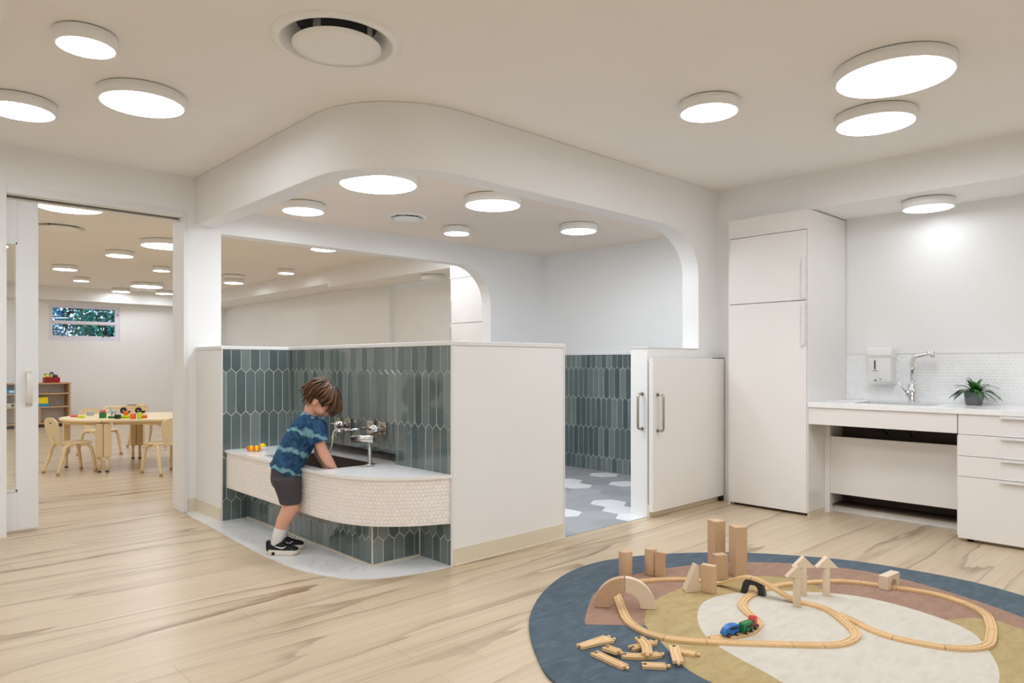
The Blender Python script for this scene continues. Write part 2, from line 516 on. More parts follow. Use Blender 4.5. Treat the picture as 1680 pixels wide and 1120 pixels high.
# ------------------------------------------------------------------ the room shell
XZ = lambda y0: Matrix(((1, 0, 0, 0), (0, 0, 1, y0), (0, 1, 0, 0), (0, 0, 0, 1)))      # (u, v, w) -> (X=u, Z=v, Y=y0+w)
YZ = lambda x0: Matrix(((0, 0, 1, x0), (1, 0, 0, 0), (0, 1, 0, 0), (0, 0, 0, 1)))      # (u, v, w) -> (Y=u, Z=v, X=x0+w)
CZ = 2.62
WY = 5.73                      # the wall with the pocket door and the back arch
def sbox(name, m_, *c, bev=0): return struct(boxobj(name, m_, c[:3], c[3:], bev=bev))

sbox('floor', 'floor', -2.7, -2.3, -.06, 9.4, 16.2, 0)
ceiling = sbox('ceiling', 'ceil', -2.7, -2.3, CZ, 9.4, 16.2, CZ + .12)
sbox('wall_left', 'paint', -2.7, -2.2, 0, -2.6, WY, CZ)
sbox('wall_back', 'paint', -2.6, -2.3, 0, 6.1, -2.2, CZ)
sbox('ceiling_bulkhead', 'ceil', -2.6, -2.2, 2.585, .455, WY, CZ)
sbox('wall_alcove', 'paint', 5.98, -2.2, 0, 6.08, 3.0, 2.345)
b = B(); b.box(5.37, -2.2, 2.345, 6.08, 3.31, CZ); b.box(5.37, 3.0, 0, 6.08, 3.155, 2.345)
struct(b.obj('wall_right', 'paint'))

# wall with the pocket door (two leaves with a cavity) and the arch into the far classroom
b = B()
b.box(-2.6, WY, 0, .744, 5.795, CZ); b.box(.744, WY, 2.302, 1.87, 5.795, CZ)
b.box(-2.6, 5.885, 0, .744, 5.98, CZ); b.box(.744, 5.885, 2.302, 1.87, 5.98, CZ)
b.box(-2.6, 5.795, 2.34, 1.87, 5.885, CZ)
b.box(1.87, WY, 0, 2.02, 5.98, CZ)
struct(b.obj('wall_door', 'paint'))
b = B()
b.box(2.02, WY, 0, 2.16, 5.87, CZ)
b.box(2.16, WY, 0, 5.06, 5.87, 1.24)
zt = 2.205
b.prism_m([(2.16, CZ), (2.16, zt)] + [(5.06 - .42 + .42 * math.sin(math.radians(a)), zt - .42 + .42 * math.cos(math.radians(a))) for a in range(0, 91, 6)] + [(5.06, 1.24), (5.06, 0), (9.4, 0), (9.4, CZ)], 0, .14, XZ(WY))
struct(b.obj('wall_arch', 'paint'))
sbox('wall_arch_soffit', 'paint', 2.16, 5.6, 2.6, 5.0, 5.73, 2.61)
# door casing
b = B(); b.box(1.87, 5.722, 0, 1.903, WY, 2.352, bev=.002); b.box(.744, 5.722, 2.302, 1.8695, WY, 2.352, bev=.002)
struct(b.obj('trim_1', 'trim'))
b = B(); b.box(-.4, 5.80, 2.302, 1.868, 5.88, 2.338); b.mi = 1; b.box(-.4, 5.81, 2.297, 1.866, 5.87, 2.302)
struct(b.obj('trim_2', ['housing', 'metal_dark']))

# bathroom: bulkhead with a rounded plan corner, ending in an arch on the right
def lstrip(r, xo, yo, off, xe):
    rr = r - off
    out = [(xo + off, WY)] + [(xo + r + rr * math.cos(math.radians(a)), yo + r + rr * math.sin(math.radians(a))) for a in range(180, 271, 5)] + [(xe, yo + off)]
    return out
o_ = lstrip(.62, 1.962, 3.155, 0, 4.55); i_ = lstrip(.62, 1.962, 3.155, .155, 4.55)
b = B()
zb = 2.247
rings = []
ro = [b.bm.verts.new((x, y, CZ)) for x, y in o_]; rb = [b.bm.verts.new((x, y, zb)) for x, y in o_]
io = [b.bm.verts.new((x, y, CZ)) for x, y in i_]; ib = [b.bm.verts.new((x, y, zb)) for x, y in i_]
for k in range(len(o_) - 1):
    b._f((ro[k], ro[k + 1], rb[k + 1], rb[k]), True); b._f((io[k], ib[k], ib[k + 1], io[k + 1]), True)
    b._f((rb[k], rb[k + 1], ib[k + 1], ib[k])); b._f((ro[k], io[k], io[k + 1], ro[k + 1]))
o = struct(b.obj('wall_bulkhead', 'paint')); m_ = o.modifiers.new('b', 'BEVEL'); m_.width = .006; m_.segments = 2; m_.limit_method = 'ANGLE'; m_.angle_limit = 1.0
rc, re_ = .50, .36
cx_ = 5.068
b = B()
b.prism_m([(4.55, CZ), (4.55, zb)] + [(cx_ - rc + rc * math.sin(math.radians(a)), zb - re_ + re_ * math.cos(math.radians(a))) for a in range(0, 91, 6)] + [(cx_, 1.28), (4.36, 1.28), (4.36, 0), (6.0, 0), (6.0, CZ)], 0, .155, XZ(3.155))
o = struct(b.obj('wall_front', 'paint')); m_ = o.modifiers.new('b', 'BEVEL'); m_.width = .004; m_.segments = 2; m_.limit_method = 'ANGLE'; m_.angle_limit = .9
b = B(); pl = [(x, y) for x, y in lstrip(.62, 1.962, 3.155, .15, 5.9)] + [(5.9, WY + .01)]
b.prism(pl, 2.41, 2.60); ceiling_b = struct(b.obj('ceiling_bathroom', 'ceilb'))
def round_hole(o, x, y, z, r, h):
    cb = B(); cb.lathe([(r, z - .03), (r, z + h)], (x, y, 0), 64); c = cb.obj('cutter', 'ceil')
    md = o.modifiers.new('hole', 'BOOLEAN'); md.operation = 'DIFFERENCE'; md.object = c; md.solver = 'EXACT'
    dg = bpy.context.evaluated_depsgraph_get(); me = bpy.data.meshes.new_from_object(o.evaluated_get(dg))
    o.modifiers.remove(md); o.data = me; bpy.data.objects.remove(c)
# bathroom right wall with picket tile
sbox('wall_bathroom', 'paint', 5.885, 3.31, 0, 6.0, WY, 2.45)
def tilewall(name, regs, f, seed, phase=0, grout='grout'):
    b = B()
    for (u0, u1, v0, v1) in regs:
        q = [b.bm.verts.new(f(u, v, .0003)) for u, v in ((u0, v0), (u1, v0), (u1, v1), (u0, v1))]
        b._f(q)
        b.mi = 1; pickets(b, f, u0, u1, v0, v1, phase, seed=seed); b.mi = 0
    if b.tl is None: pass
    return struct(b.obj(name, [grout, 'picket'], recalc=False))
tilewall('wall_bathroom_tiles', [(3.32, 5.70, .003, 1.253)], lambda u, v, w: Vector((5.885 - w, u, v)), 11, 5.73)
tilewall('wall_bathroom_back_tiles', [(2.7, 5.88, .003, 1.24)], lambda u, v, w: Vector((u, WY - w, v)), 12)
b = B(); b.box(5.868, 3.31, 1.253, 5.886, WY, 1.272); b.box(2.66, 5.712, 1.24, 5.886, WY, 1.262)
struct(b.obj('trim_3', 'trim'))

# half walls round the sink niche
def tf_back(u, v, w): return Vector((2.49 - w, u, v))
b = B()
b.box(2.49, 3.155, 0, 2.64, WY, .505); b.box(2.49, 3.155, .505, 2.64, 3.725, .592); b.box(2.49, 4.82, .505, 2.64, WY, .592)
b.box(2.625, 3.725, .505, 2.64, 4.82, .592); b.box(2.49, 3.155, .592, 2.64, WY, 1.264)
b.box(2.64, 3.155, 0, 3.434, 3.31, 1.264); b.box(1.968, 5.212, 0, 2.49, WY, 1.264)
struct(b.obj('wall_niche', 'paint'))
b = B()
b.prism([(1.96, WY), (1.96, 5.204), (2.482, 5.204), (2.482, 3.147), (3.44, 3.147), (3.44, 3.318), (2.648, 3.318), (2.648, WY)], 1.264, 1.289)
o = struct(b.obj('trim_4', 'trim')); m_ = o.modifiers.new('b', 'BEVEL'); m_.width = .003; m_.segments = 2
b = B(); b.box(4.352, 3.147, 1.277, cx_ + .002, 3.315, 1.285); b.box(3.428, 3.150, 0, 3.44, 3.314, 1.266); b.box(1.966, 5.206, .0, 1.974, 5.214, 1.264); b.box(2.482, 3.148, 0, 2.496, 3.156, 1.264)
struct(b.obj('trim_5', 'trim'))
tilewall('wall_niche_tiles', [(3.157, 3.725, .50, 1.264), (3.725, 4.82, .592, 1.264), (4.82, 5.207, .50, 1.264), (3.157, 3.50, .003, .50)], tf_back, 21, 3.19)
tilewall('wall_niche_side_tiles', [(1.974, 2.49, .003, 1.264)], lambda u, v, w: Vector((u, 5.212 - w, v)), 22, 2.038)
# tiled plinth under the sink
sbox('wall_plinth', 'grout', 2.157, 3.462, 0, 2.489, 5.21, .30)
tilewall('wall_plinth_tiles', [(3.4625, 5.207, .012, .30)], lambda u, v, w: Vector((2.157 - w, u, v)), 23, 3.4625)
tilewall('wall_plinth_end_tiles', [(2.1575, 2.484, .012, .30)], lambda u, v, w: Vector((u, 3.462 - w, v)), 24, 2.1575)
b = B(); b.box(2.150, 3.455, .0, 2.158, 5.207, .010); b.box(2.158, 3.455, 0, 2.486, 3.463, .010); b.box(2.152, 3.457, .010, 2.1575, 3.4625, .30); b.box(2.480, 3.454, .010, 2.486, 3.4605, .30)
struct(b.obj('trim_6', 'base'))
# baseboards
b = B(); b.box(2.497, 3.146, 0, 3.428, 3.156, .10, bev=.002); b.box(2.497, 3.138, 0, 3.428, 3.148, .012, bev=.003)
struct(b.obj('baseboard_front', 'base'))
b = B(); b.box(1.958, 5.215, 0, 1.969, WY, .10, bev=.002); b.box(1.949, 5.215, 0, 1.96, WY, .012, bev=.003); b.box(1.905, 5.722, 0, 1.97, WY, .10)
struct(b.obj('baseboard_niche', 'base'))
b = B(); b.box(4.362, 3.135, 0, 5.37, 3.157, .095, bev=.002); struct(b.obj('baseboard_right', 'base'))
sbox('baseboard_sink', 'trim', 5.63, 1.36, 0, 5.66, 2.29, .055)

# floor finishes
b = B()
pts = catmull([(1.905, 5.73), (1.863, 5.60), (1.845, 5.149), (1.812, 4.42), (1.802, 3.957), (1.832, 3.633), (1.912, 3.40), (2.01, 3.284), (2.15, 3.208), (2.323, 3.167), (2.488, 3.156)], 6)
poly = [(p.x, p.y) for p in (Vector(q[:]) for q in pts)] + [(2.489, 5.211), (1.968, 5.211), (1.968, 5.73)]
b.prism(poly, .0, .004); struct(b.obj('floor_marble', 'marble'))
b = B(); b.mi = 0
b.box(2.64, 3.165, 0, 5.885, WY, .002)
rng = random.Random(5); whites = {(0, 0), (0, -2), (-1, -1), (-2, -1), (3, 1), (4, 2), (4, 4), (2, 3), (-2, 3), (6, -1), (1, -4), (7, 2)}
for j in range(-3, 10):
    for i in range(-8, 7):
        cx, cy = 4.56 + .28 * i + (.14 if j % 2 else 0), 3.69 + .2425 * j
        r = .28 / math.sqrt(3)
        c = clip([(cx + r * math.cos(math.radians(30 + 60 * k)), cy + r * math.sin(math.radians(30 + 60 * k))) for k in range(6)], 2.64, 5.885, 3.165, WY)
        if not c or area(c) < .001: continue
        white = (j, i) in whites
        b.mi = 2 if white else 1
        add_tile(b, c, lambda u, v, w: Vector((u, v, .001 + w)), .0013, .003, rng, bevel=.001, tilt=0)
struct(b.obj('floor_bathroom', ['grout_g', 'grey_t', 'white_t'], recalc=False))

# far classroom shell
sbox('wall_far', 'paint', -2.6, 15.8, 0, 2.71, 15.9, CZ); sbox('wall_far_right', 'paint', 3.93, 15.8, 0, 9.4, 15.9, CZ)
b = B(); b.box(2.71, 15.8, 0, 3.93, 15.9, 1.60); b.box(2.71, 15.8, 2.30, 3.93, 15.9, CZ)
struct(b.obj('wall_far_middle', 'paint'))
b = B(); b.box(2.66, 15.9, 1.60, 2.71, 16.15, 2.30); b.box(3.93, 15.9, 1.60, 3.98, 16.15, 2.30); b.box(2.66, 15.9, 1.55, 3.98, 16.15, 1.60); b.box(2.66, 15.9, 2.30, 3.98, 16.15, 2.35)
struct(b.obj('trim_7', 'trim'))
sbox('ceiling_far_soffit', 'paint', -2.6, 15.5, 2.36, 6.0, 15.8, CZ)
sbox('wall_classroom_left', 'paint', -2.7, 5.98, 0, -2.6, 15.9, CZ)
b = B(); b.box(5.37, 5.87, 2.345, 6.0, 9.9, CZ); b.box(5.37, 9.9, 2.40, 6.1, 15.8, CZ)
struct(b.obj('ceiling_side_soffit', 'paint'))
sbox('wall_classroom_right', 'paint', 6.05, 5.87, 0, 6.15, 15.8, 2.40)
b = B(); b.box(5.97, 9.1, 0, 6.06, 9.75, 2.345); struct(b.obj('wall_pilaster', 'paint'))
sbox('baseboard_far', 'base', -2.6, 15.785, 0, 6.05, 15.8, .09)
# ------------------------------------------------------------------ ceiling lights and air diffusers
def make_light(r, g='glow'):
    t = thing('ceiling_light', 'x', 'ceiling light', (0, 0, 0))
    b = B(); R_ = r + .012
    b.mi = 1; b.lathe([(R_ - .010, 0), (R_ - .010, -.004)], n=48)
    b.mi = 0; b.lathe([(R_ - .004, -.004), (R_, -.006), (R_, -.060), (R_ - .003, -.064), (r + .001, -.064), (r, -.062)], n=64, cap=False)
    b.lathe([(R_ - .004, -.004), (.001, -.004)], n=64, cap=False)
    b.obj('housing', ['housing', 'black'], t)
    b = B(); b.lathe([(r, -.058), (r, -.0625), (r * .98, -.0635), (.001, -.0635)], n=64, cap=False, smooth=False)
    b.obj('diffuser', g, t)
    return t
LROOTS = {}
def light(r, x, y, z, label, group):
    gl = 'glow_b' if z == 2.41 else 'glow'; k = (round(r, 3), gl)
    if k not in LROOTS:
        o = make_light(r, gl); LROOTS[k] = o; o.location = (x, y, z); o['label'] = label
    else:
        o = dup(LROOTS[k], (x, y, z), 0, label)
    o['group'] = group
    return o
g1 = 'round ceiling lights of the play room'
light(.113, .75, 3.555, CZ, 'small round white ceiling light, upper one of the three at the left', g1)
light(.202, 1.138, 4.13, CZ, 'large round white ceiling light, rightmost of the three above the glazed pocket door', g1)
light(.163, .672, 4.71, CZ, 'medium round white ceiling light cut by the left edge of the photo', g1)
light(.257, 3.72, 1.224, CZ, 'biggest round white ceiling light, at the top right of the photo', g1)
light(.205, 4.355, 1.535, CZ, 'round white ceiling light just below the biggest one, towards the sink alcove', g1)
light(.152, 3.48, 2.10, CZ, 'small round white ceiling light between the curved bulkhead and the two big lights', g1)
g2 = 'round ceiling lights inside the bathroom'
BZ = 2.41
light(.249, 2.545, 4.01, BZ, 'large round white ceiling light just behind the curved bulkhead corner', g2)
light(.152, 2.565, 5.12, BZ, 'medium round white ceiling light at the left under the bathroom ceiling', g2)
light(.202, 3.51, 3.95, BZ, 'round white ceiling light in the bathroom, partly behind the bulkhead edge', g2)
light(.113, 4.03, 5.035, BZ, 'smallest round white ceiling light in the bathroom, beside the small air diffuser', g2)
light(.155, 4.76, 4.195, BZ, 'round white ceiling light at the right of the bathroom ceiling near the grey wall', g2)
alc = make_light(.158); alc.location = (5.675, 1.64, 2.345); tag(alc, 'round white light under the sink alcove ceiling', 'ceiling light')
for c_ in alc.children:
    if c_.name.startswith('diffuser'): c_.data.materials[0] = M['glow_dim']
g3 = 'round ceiling lights of the far classroom'
for (r, x, y, l) in ((.255, 1.42, 7.33, 'huge round ceiling light seen at the top of the doorway, cut by the door head'),
                     (.155, 2.296, 12.19, 'round ceiling light in the far classroom, left one above the window'),
                     (.113, 2.815, 13.69, 'tiny round ceiling light in the far classroom, above the middle of the window'),
                     (.155, 2.524, 10.16, 'round ceiling light in the middle of the doorway view, left of the large one'),
                     (.155, 3.80, 15.20, 'farthest round ceiling light in the doorway view, in front of the wall soffit'),
                     (.257, 2.716, 8.95, 'large round ceiling light in the far classroom, cut by the right door jamb'),
                     (.113, 3.395, 11.37, 'small round ceiling light in the far classroom below the large one'),
                     (.155, 4.55, 15.05, 'round ceiling light low beside the right door jamb, near the wall soffit'),
                     (.155, 4.827, 12.23, 'round ceiling light seen through the arch right beside the column, below the air diffuser'),
                     (.113, 4.90, 10.35, 'small round ceiling light seen through the arch, second from the column'),
                     (.152, 4.214, 7.87, 'round ceiling light seen through the arch just under the beam edge')):
    light(r, x, y, CZ, l, g3)
light(.152, .45, 11.6, CZ, 'round ceiling light seen only through the narrow glass of the pocket door, upper', g3)
light(.202, 1.15, 10.3, CZ, 'round ceiling light hidden behind the pocket door stile', g3)
off = make_light(.155); off.location = (5.68, 7.60, 2.345); tag(off, 'unlit round light drum under the side soffit of the far classroom, above the half wall', 'ceiling light')
for c_ in off.children:
    if c_.name.startswith('diffuser'): c_.data.materials[0] = M['white_pl']

def diffuser_vent(label, x, y, z, s=1.0):
    round_hole(ceiling_b if z < 2.5 else ceiling, x, y, z, .249 * s, .10)
    t = thing('air_diffuser', label, 'air diffuser', (x, y, z), 0, 'round ceiling air diffusers')
    b = B(); b.lathe([(.292 * s, 0), (.292 * s, -.006 * s), (.262 * s, -.014 * s), (.247 * s, -.012 * s), (.245 * s, .0)], (x, y, z), 64, cap=False); b.obj('flange', 'housing', t)
    b = B(); b.lathe([(.247 * s, -.011 * s), (.232 * s, .008 * s), (.205 * s, .03 * s), (.178 * s, .077 * s)], (x, y, z), 64, cap=False); b.obj('cone', 'housing', t)
    b = B(); b.lathe([(.197 * s, -.022 * s), (.197 * s, -.026 * s), (.15 * s, -.034 * s), (.08 * s, -.040 * s), (.001, -.042 * s)], (x, y, z), 64, cap=False)
    b.lathe([(.197 * s, -.022 * s), (.001, -.015 * s)], (x, y, z), 64, cap=False); b.obj('centre_plate', 'housing', t)
    b = B(); b.lathe([(.18 * s, .075 * s), (.001, .078 * s)], (x, y, z), 64, cap=False); b.obj('duct_opening', 'black', t)
    for k in range(4):
        a = k * PI / 2 + .5; b = B()
        b.box(-.012 * s, -.012 * s, -.020 * s, .012 * s, .012 * s, .07 * s, mtx=Matrix.Translation((x + .16 * s * math.cos(a), y + .16 * s * math.sin(a), z))); b.obj('bracket', 'steel', t)
    return t
diffuser_vent('big round white air diffuser in the play room ceiling, at the top of the photo', 1.60, 2.865, CZ)
diffuser_vent('small round air diffuser in the bathroom ceiling', 3.45, 4.99, BZ, .58)
diffuser_vent('round air diffuser in the far classroom seen at the top of the doorway', 1.60, 8.75, CZ)
diffuser_vent('round air diffuser in the far classroom seen beside the column through the arch', 4.55, 11.55, CZ, .8)

# ------------------------------------------------------------------ windows and doors
w1 = struct(B().box(2.76, 15.83, 1.92, 3.86, 15.87, 1.965).obj('window_1', 'frame_w'))
b = B()
for z0, z1 in ((1.60, 1.70), (2.235, 2.30)): b.box(2.775, 15.82, z0, 3.845, 15.88, z1)
b.box(2.71, 15.82, 1.60, 2.775, 15.88, 2.30); b.box(3.845, 15.82, 1.60, 3.93, 15.88, 2.30)
b.box(2.78, 15.815, 1.93, 3.90, 15.86, 1.99, bev=.004)
b.obj('window_frame', 'frame_w', w1)
b = B(); b.box(2.77, 15.855, 1.70, 3.85, 15.859, 2.24); b.obj('glass_pane', 'glass', w1)
b = B()
for x in (2.93, 3.03, 3.63, 3.73): b.box(x - .01, 15.80, 1.685, x + .01, 15.822, 1.70)
b.box(3.888, 15.80, 2.12, 3.896, 15.822, 2.16)
b.obj('latch', 'blackp', w1)

# glazed pocket door half way out of its cavity
b = B(); b.box(.815, 5.818, .02, .937, 5.862, 2.275, bev=.003)
d1 = struct(b.obj('door_1', 'trim'))
b = B(); b.box(-.03, 5.818, .02, .70, 5.862, 2.275); b.box(.70, 5.818, .02, .815, 5.862, .285); b.box(.70, 5.818, 1.985, .815, 5.862, 2.275); b.obj('rail', 'trim', d1)
b = B(); b.box(.70, 5.812, .285, .815, 5.820, .297); b.box(.70, 5.812, 1.974, .815, 5.820, 1.985); b.box(.806, 5.812, .285, .818, 5.820, 1.985)
b.box(.800, 5.822, .297, .803, 5.826, 1.974); b.obj('glazing_bead', 'trim', d1)
b = B(); b.box(.70, 5.838, .29, .812, 5.842, 1.98); b.obj('glass_pane', 'glass', d1)
b = B()
hp = [(.882, 5.818, 1.095), (.882, 5.80, 1.085), (.882, 5.782, 1.04), (.882, 5.776, .985), (.882, 5.782, .93), (.882, 5.80, .885), (.882, 5.818, .875)]
for p, q in zip(catmull(hp, 5)[:-1], catmull(hp, 5)[1:]):
    pass
cp = catmull(hp, 5)
b.rings([[p + Vector((dx, dy, 0)) for dx, dy in ((-.017, -.003), (.017, -.003), (.017, .003), (-.017, .003))] for p in cp], smooth=False)
b.box(.862, 5.812, 1.075, .902, 5.82, 1.11, bev=.002); b.box(.862, 5.812, .862, .902, 5.82, .897, bev=.002)
b.mi = 1
for z in (1.10, .872):
    for x in (.872, .892): b.lathe([(.004, -.009), (.004, -.0)], (x, 5.82, z), 8, axis='Y')
b.obj('door_handle', ['cream_pl', 'steel'], d1)

# white sliding half door of the bathroom
d2 = struct(B().box(4.345, 3.092, .048, 5.362, 3.128, 1.20, bev=.002).obj('door_2', 'lam'))
def chandle(parent, c, out, z0, z1, r=.0095, d=.055):
    c, out = Vector(c), Vector(out)
    p = [c + Vector((0, 0, z0)), c + out * (d * .5) + Vector((0, 0, z0)), c + out * (d * .9) + Vector((0, 0, z0 + .004)), c + out * d + Vector((0, 0, z0 + .02)), c + out * d + Vector((0, 0, z1 - .02)), c + out * (d * .9) + Vector((0, 0, z1 - .004)), c + out * (d * .5) + Vector((0, 0, z1)), c + Vector((0, 0, z1))]
    b = B(); b.tube(p, r, 12)
    for z in (z0, z1):
        b.tube([c + Vector((0, 0, z)), c + out * .006 + Vector((0, 0, z))], r * 1.5, 12)
    return b.obj('door_handle', 'nickel', parent)
chandle(d2, (4.40, 3.092, 0), (0, -1, 0), .655, .925)
chandle(d2, (4.36, 3.20, 0), (-1, 0, 0), .665, .93)
b = B(); b.box(5.3625, 3.094, .048, 5.369, 3.13, 1.206); b.box(5.24, 3.094, 1.2005, 5.3625, 3.13, 1.206); b.box(5.33, 3.10, 0, 5.369, 3.134, .046)
b.obj('shadow_gap', 'black', d2)
# ------------------------------------------------------------------ kitchen side
t = thing('tall_cabinet', 'tall white laminate cupboard with two doors standing left of the sink alcove', 'cabinet', (5.6, 2.67, 0))
b = B(); b.box(5.291, 2.336, .03, 5.97, 2.996, 2.335); b.box(5.272, 2.3445, 2.184, 5.291, 2.9865, 2.335); b.box(5.272, 2.336, .03, 5.291, 2.3445, 2.335); b.box(5.272, 2.9865, .0, 5.291, 2.999, 2.335)
b.obj('body', 'lam', t)
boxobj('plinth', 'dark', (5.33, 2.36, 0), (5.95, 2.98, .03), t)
boxobj('plinth_strip', 'base', (5.29, 2.338, .0), (5.96, 2.352, .028), t)
dd = boxobj('door', 'lam', (5.270, 2.348, 1.645), (5.290, 2.985, 2.178), t, bev=.0015)
boxobj('handle', 'trim', (5.240, 2.356, 1.655), (5.2695, 2.374, 1.965), dd, bev=.002)
dd = boxobj('door', 'lam', (5.270, 2.348, .022), (5.290, 2.985, 1.638), t, bev=.0015)
boxobj('handle', 'trim', (5.240, 2.356, 1.30), (5.2695, 2.374, 1.63), dd, bev=.002)
t = thing('tall_cabinet', 'tall white cupboard in the far classroom, seen through the arch above the half wall', 'cabinet', (5.6, 6.4, 0))
b = B(); b.box(5.291, 5.99, .03, 5.97, 6.716, 2.335); b.box(5.272, 5.99, 2.184, 5.291, 6.716, 2.335); b.obj('body', 'lam', t)
dd = boxobj('door', 'lam', (5.270, 5.995, 1.645), (5.290, 6.70, 2.178), t, bev=.0015)
boxobj('handle', 'steel', (5.258, 6.69, 1.66), (5.272, 6.70, 1.91), dd)
dd = boxobj('door', 'lam', (5.270, 5.995, .022), (5.290, 6.70, 1.635), t, bev=.0015)
boxobj('handle', 'steel', (5.258, 6.69, 1.20), (5.272, 6.70, 1.60), dd)

# worktop with a sink cut-out
t = thing('worktop', 'white quartz worktop with undermount sink between tall cupboard and drawers', 'worktop', (5.6, 1.2, .83))
b = B()
SX0, SX1, SY0, SY1 = 5.44, 5.80, 1.56, 2.08
b.box(5.258, -.6, .83, SX0, 2.334, .866, bev=.002); b.box(SX1, -.6, .83, 5.974, 2.334, .866)
b.box(SX0, -.6, .83, SX1, SY0, .866); b.box(SX0, SY1, .83, SX1, 2.334, .866)
b.obj('slab', 'quartz', t)
b = B(); b.box(SX0 - .01, SY0 - .01, .69, SX1 + .01, SY1 + .01, .70); b.box(SX0 - .012, SY0 - .01, .70, SX0, SY1 + .01, .83); b.box(SX1, SY0 - .01, .70, SX1 + .012, SY1 + .01, .83)
b.box(SX0, SY0 - .012, .70, SX1, SY0, .83); b.box(SX0, SY1, .70, SX1, SY1 + .012, .83)
b.obj('sink_bowl', 'steel', t)
t = thing('sink_cabinet', 'open knee-space base under the sink with beige-white sloping-free apron panel', 'cabinet', (5.6, 1.84, 0))
t['label'] = 'white base unit under the worktop sink with fascia and recessed access panel'
boxobj('fascia', 'lam', (5.272, 1.3535, .702), (5.292, 2.334, .828), t, bev=.001)
boxobj('side_panel', 'lam', (5.555, 2.292, 0), (5.94, 2.334, .70), t)
boxobj('side_panel', 'lam', (5.30, 1.3525, .03), (5.94, 1.36, .69), t)
boxobj('access_panel', 'lam', (5.572, 1.361, .148), (5.59, 2.292, .592), t, bev=.001)
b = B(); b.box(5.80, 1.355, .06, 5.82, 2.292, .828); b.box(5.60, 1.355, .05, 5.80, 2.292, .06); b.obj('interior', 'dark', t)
for y0 in (1.75, 1.92):
    b = B(); b.tube(catmull([(5.70, y0, .62), (5.66, y0 + .02, .66), (5.64, y0 + .06, .69), (5.66, y0 + .1, .72)], 6), .008, 8); b.obj('pipe', 'blackp', t)
def drawers(y1, y0, label):
    t = thing('drawer_cabinet', label, 'cabinet', (5.6, (y0 + y1) / 2, 0))
    boxobj('body', 'lam', (5.292, y0 + .002, .03), (5.94, y1 - .002, .828), t)
    for a, c in ((.699, .828), (.560, .696), (.426, .557), (.022, .423)):
        dr = boxobj('drawer', 'lam', (5.270, y0 + .003, a), (5.291, y1 - .003, c), t, bev=.001)
        b = B(); b.box(5.250, y0 + .12, c - .004, 5.272, y1 - .235, c); b.box(5.248, y0 + .12, c - .016, 5.253, y1 - .235, c); b.obj('handle', 'trim', dr)
    boxobj('plinth', 'base', (5.34, y0, 0), (5.36, y1 - .01, .03), t)
    b = B(); b.lathe([(.018, 0), (.018, .03)], (5.325, y1 - .06, 0), 12); b.obj('leg', 'blackp', t)
drawers(1.35, .45, 'white four-drawer base unit with lip handles at the right edge of the photo')
# backsplash mosaic
b = B(); b.box(5.976, -.6, .866, 5.981, 2.345, 1.236); b.mi = 1
hexes(b, lambda u, v, w: Vector((5.976 - w, u, v)), .9, 2.335, .868, 1.236, .0262, 3, dome=.0006, h=.0009)
struct(b.obj('wall_backsplash', ['grout_k', 'hexk'], recalc=False))
sbox('trim_8', 'trim', 5.970, -.6, 1.236, 5.981, 2.345, 1.243)

# soap / towel dispenser
t = thing('paper_towel_dispenser', 'white plastic towel dispenser mounted on the hex tile backsplash', 'dispenser', (5.975, 2.04, .98))
b = B()
prof = [(5.97, .99), (5.885, .995), (5.868, 1.02), (5.862, 1.19), (5.87, 1.22), (5.97, 1.22)]
b.rings([[Vector((x, y, z)) for x, z in prof] for y in (1.952, 2.125)], smooth=False)
b.obj('body', 'white_pl', t, bevel=.008)
b = B(); prof = [(5.97, 1.195), (5.872, 1.195), (5.845, 1.225), (5.852, 1.275), (5.88, 1.287), (5.97, 1.287)]
b.rings([[Vector((x, y, z)) for x, z in prof] for y in (1.945, 2.128)], smooth=False)
b.obj('cover', 'white_pl', t, bevel=.008)
boxobj('level_window', 'blackp', (5.8615, 2.064, 1.115), (5.866, 2.074, 1.185), t)
for k in range(4): boxobj('letter', 'metal_dark', (5.8612, 2.046 + .011 * k, 1.100), (5.866, 2.053 + .011 * k, 1.1035), t)
boxobj('emblem', 'metal_dark', (5.8612, 2.058, 1.025), (5.867, 2.074, 1.031), t)
b = B(); b.lathe([(.004, 0), (.004, .004)], (5.8612, 2.03, 1.035), 10, axis='X'); b.obj('lock', 'metal_dark', t)

# chrome mixer tap
fx_, fy_ = 5.86, 1.80
t = thing('kitchen_tap', 'tall chrome mixer tap with side lever behind the worktop sink', 'tap', (fx_, fy_, .866))
b = B(); b.lathe([(.032, .866), (.032, .872), (.029, .874), (.029, 1.0), (.028, 1.004), (.010, 1.005)], (fx_, fy_, 0), 24, cap=True); b.obj('body', 'chrome', t)
sd = Vector((-.15, -.99, 0)).normalized()
b = B(); c0 = Vector((fx_, fy_, 0))
b.tube([c0 + Vector((0, 0, 1.02)), c0 + Vector((0, 0, 1.17))] + [c0 + sd * (.05 * (1 - math.cos(a))) + Vector((0, 0, 1.17 + .05 * math.sin(a))) for a in (.3, .6, .9, 1.2, 1.5)] + [c0 + sd * .11 + Vector((0, 0, 1.232)), c0 + sd * .145 + Vector((0, 0, 1.238))], .0165, 16)
b.tube([c0 + sd * .142 + Vector((0, 0, 1.25)), c0 + sd * .146 + Vector((0, 0, 1.205))], .017, 16)
b.obj('spout', 'chrome', t)
b = B(); b.tube([c0 + Vector((-.02, .01, .935)), c0 + Vector((-.035, .035, .935))], .026, 16)
b.tube([c0 + Vector((-.035, .033, .935)), c0 + Vector((-.05, .09, 1.03))], .0045, 8); b.obj('lever', 'chrome', t)

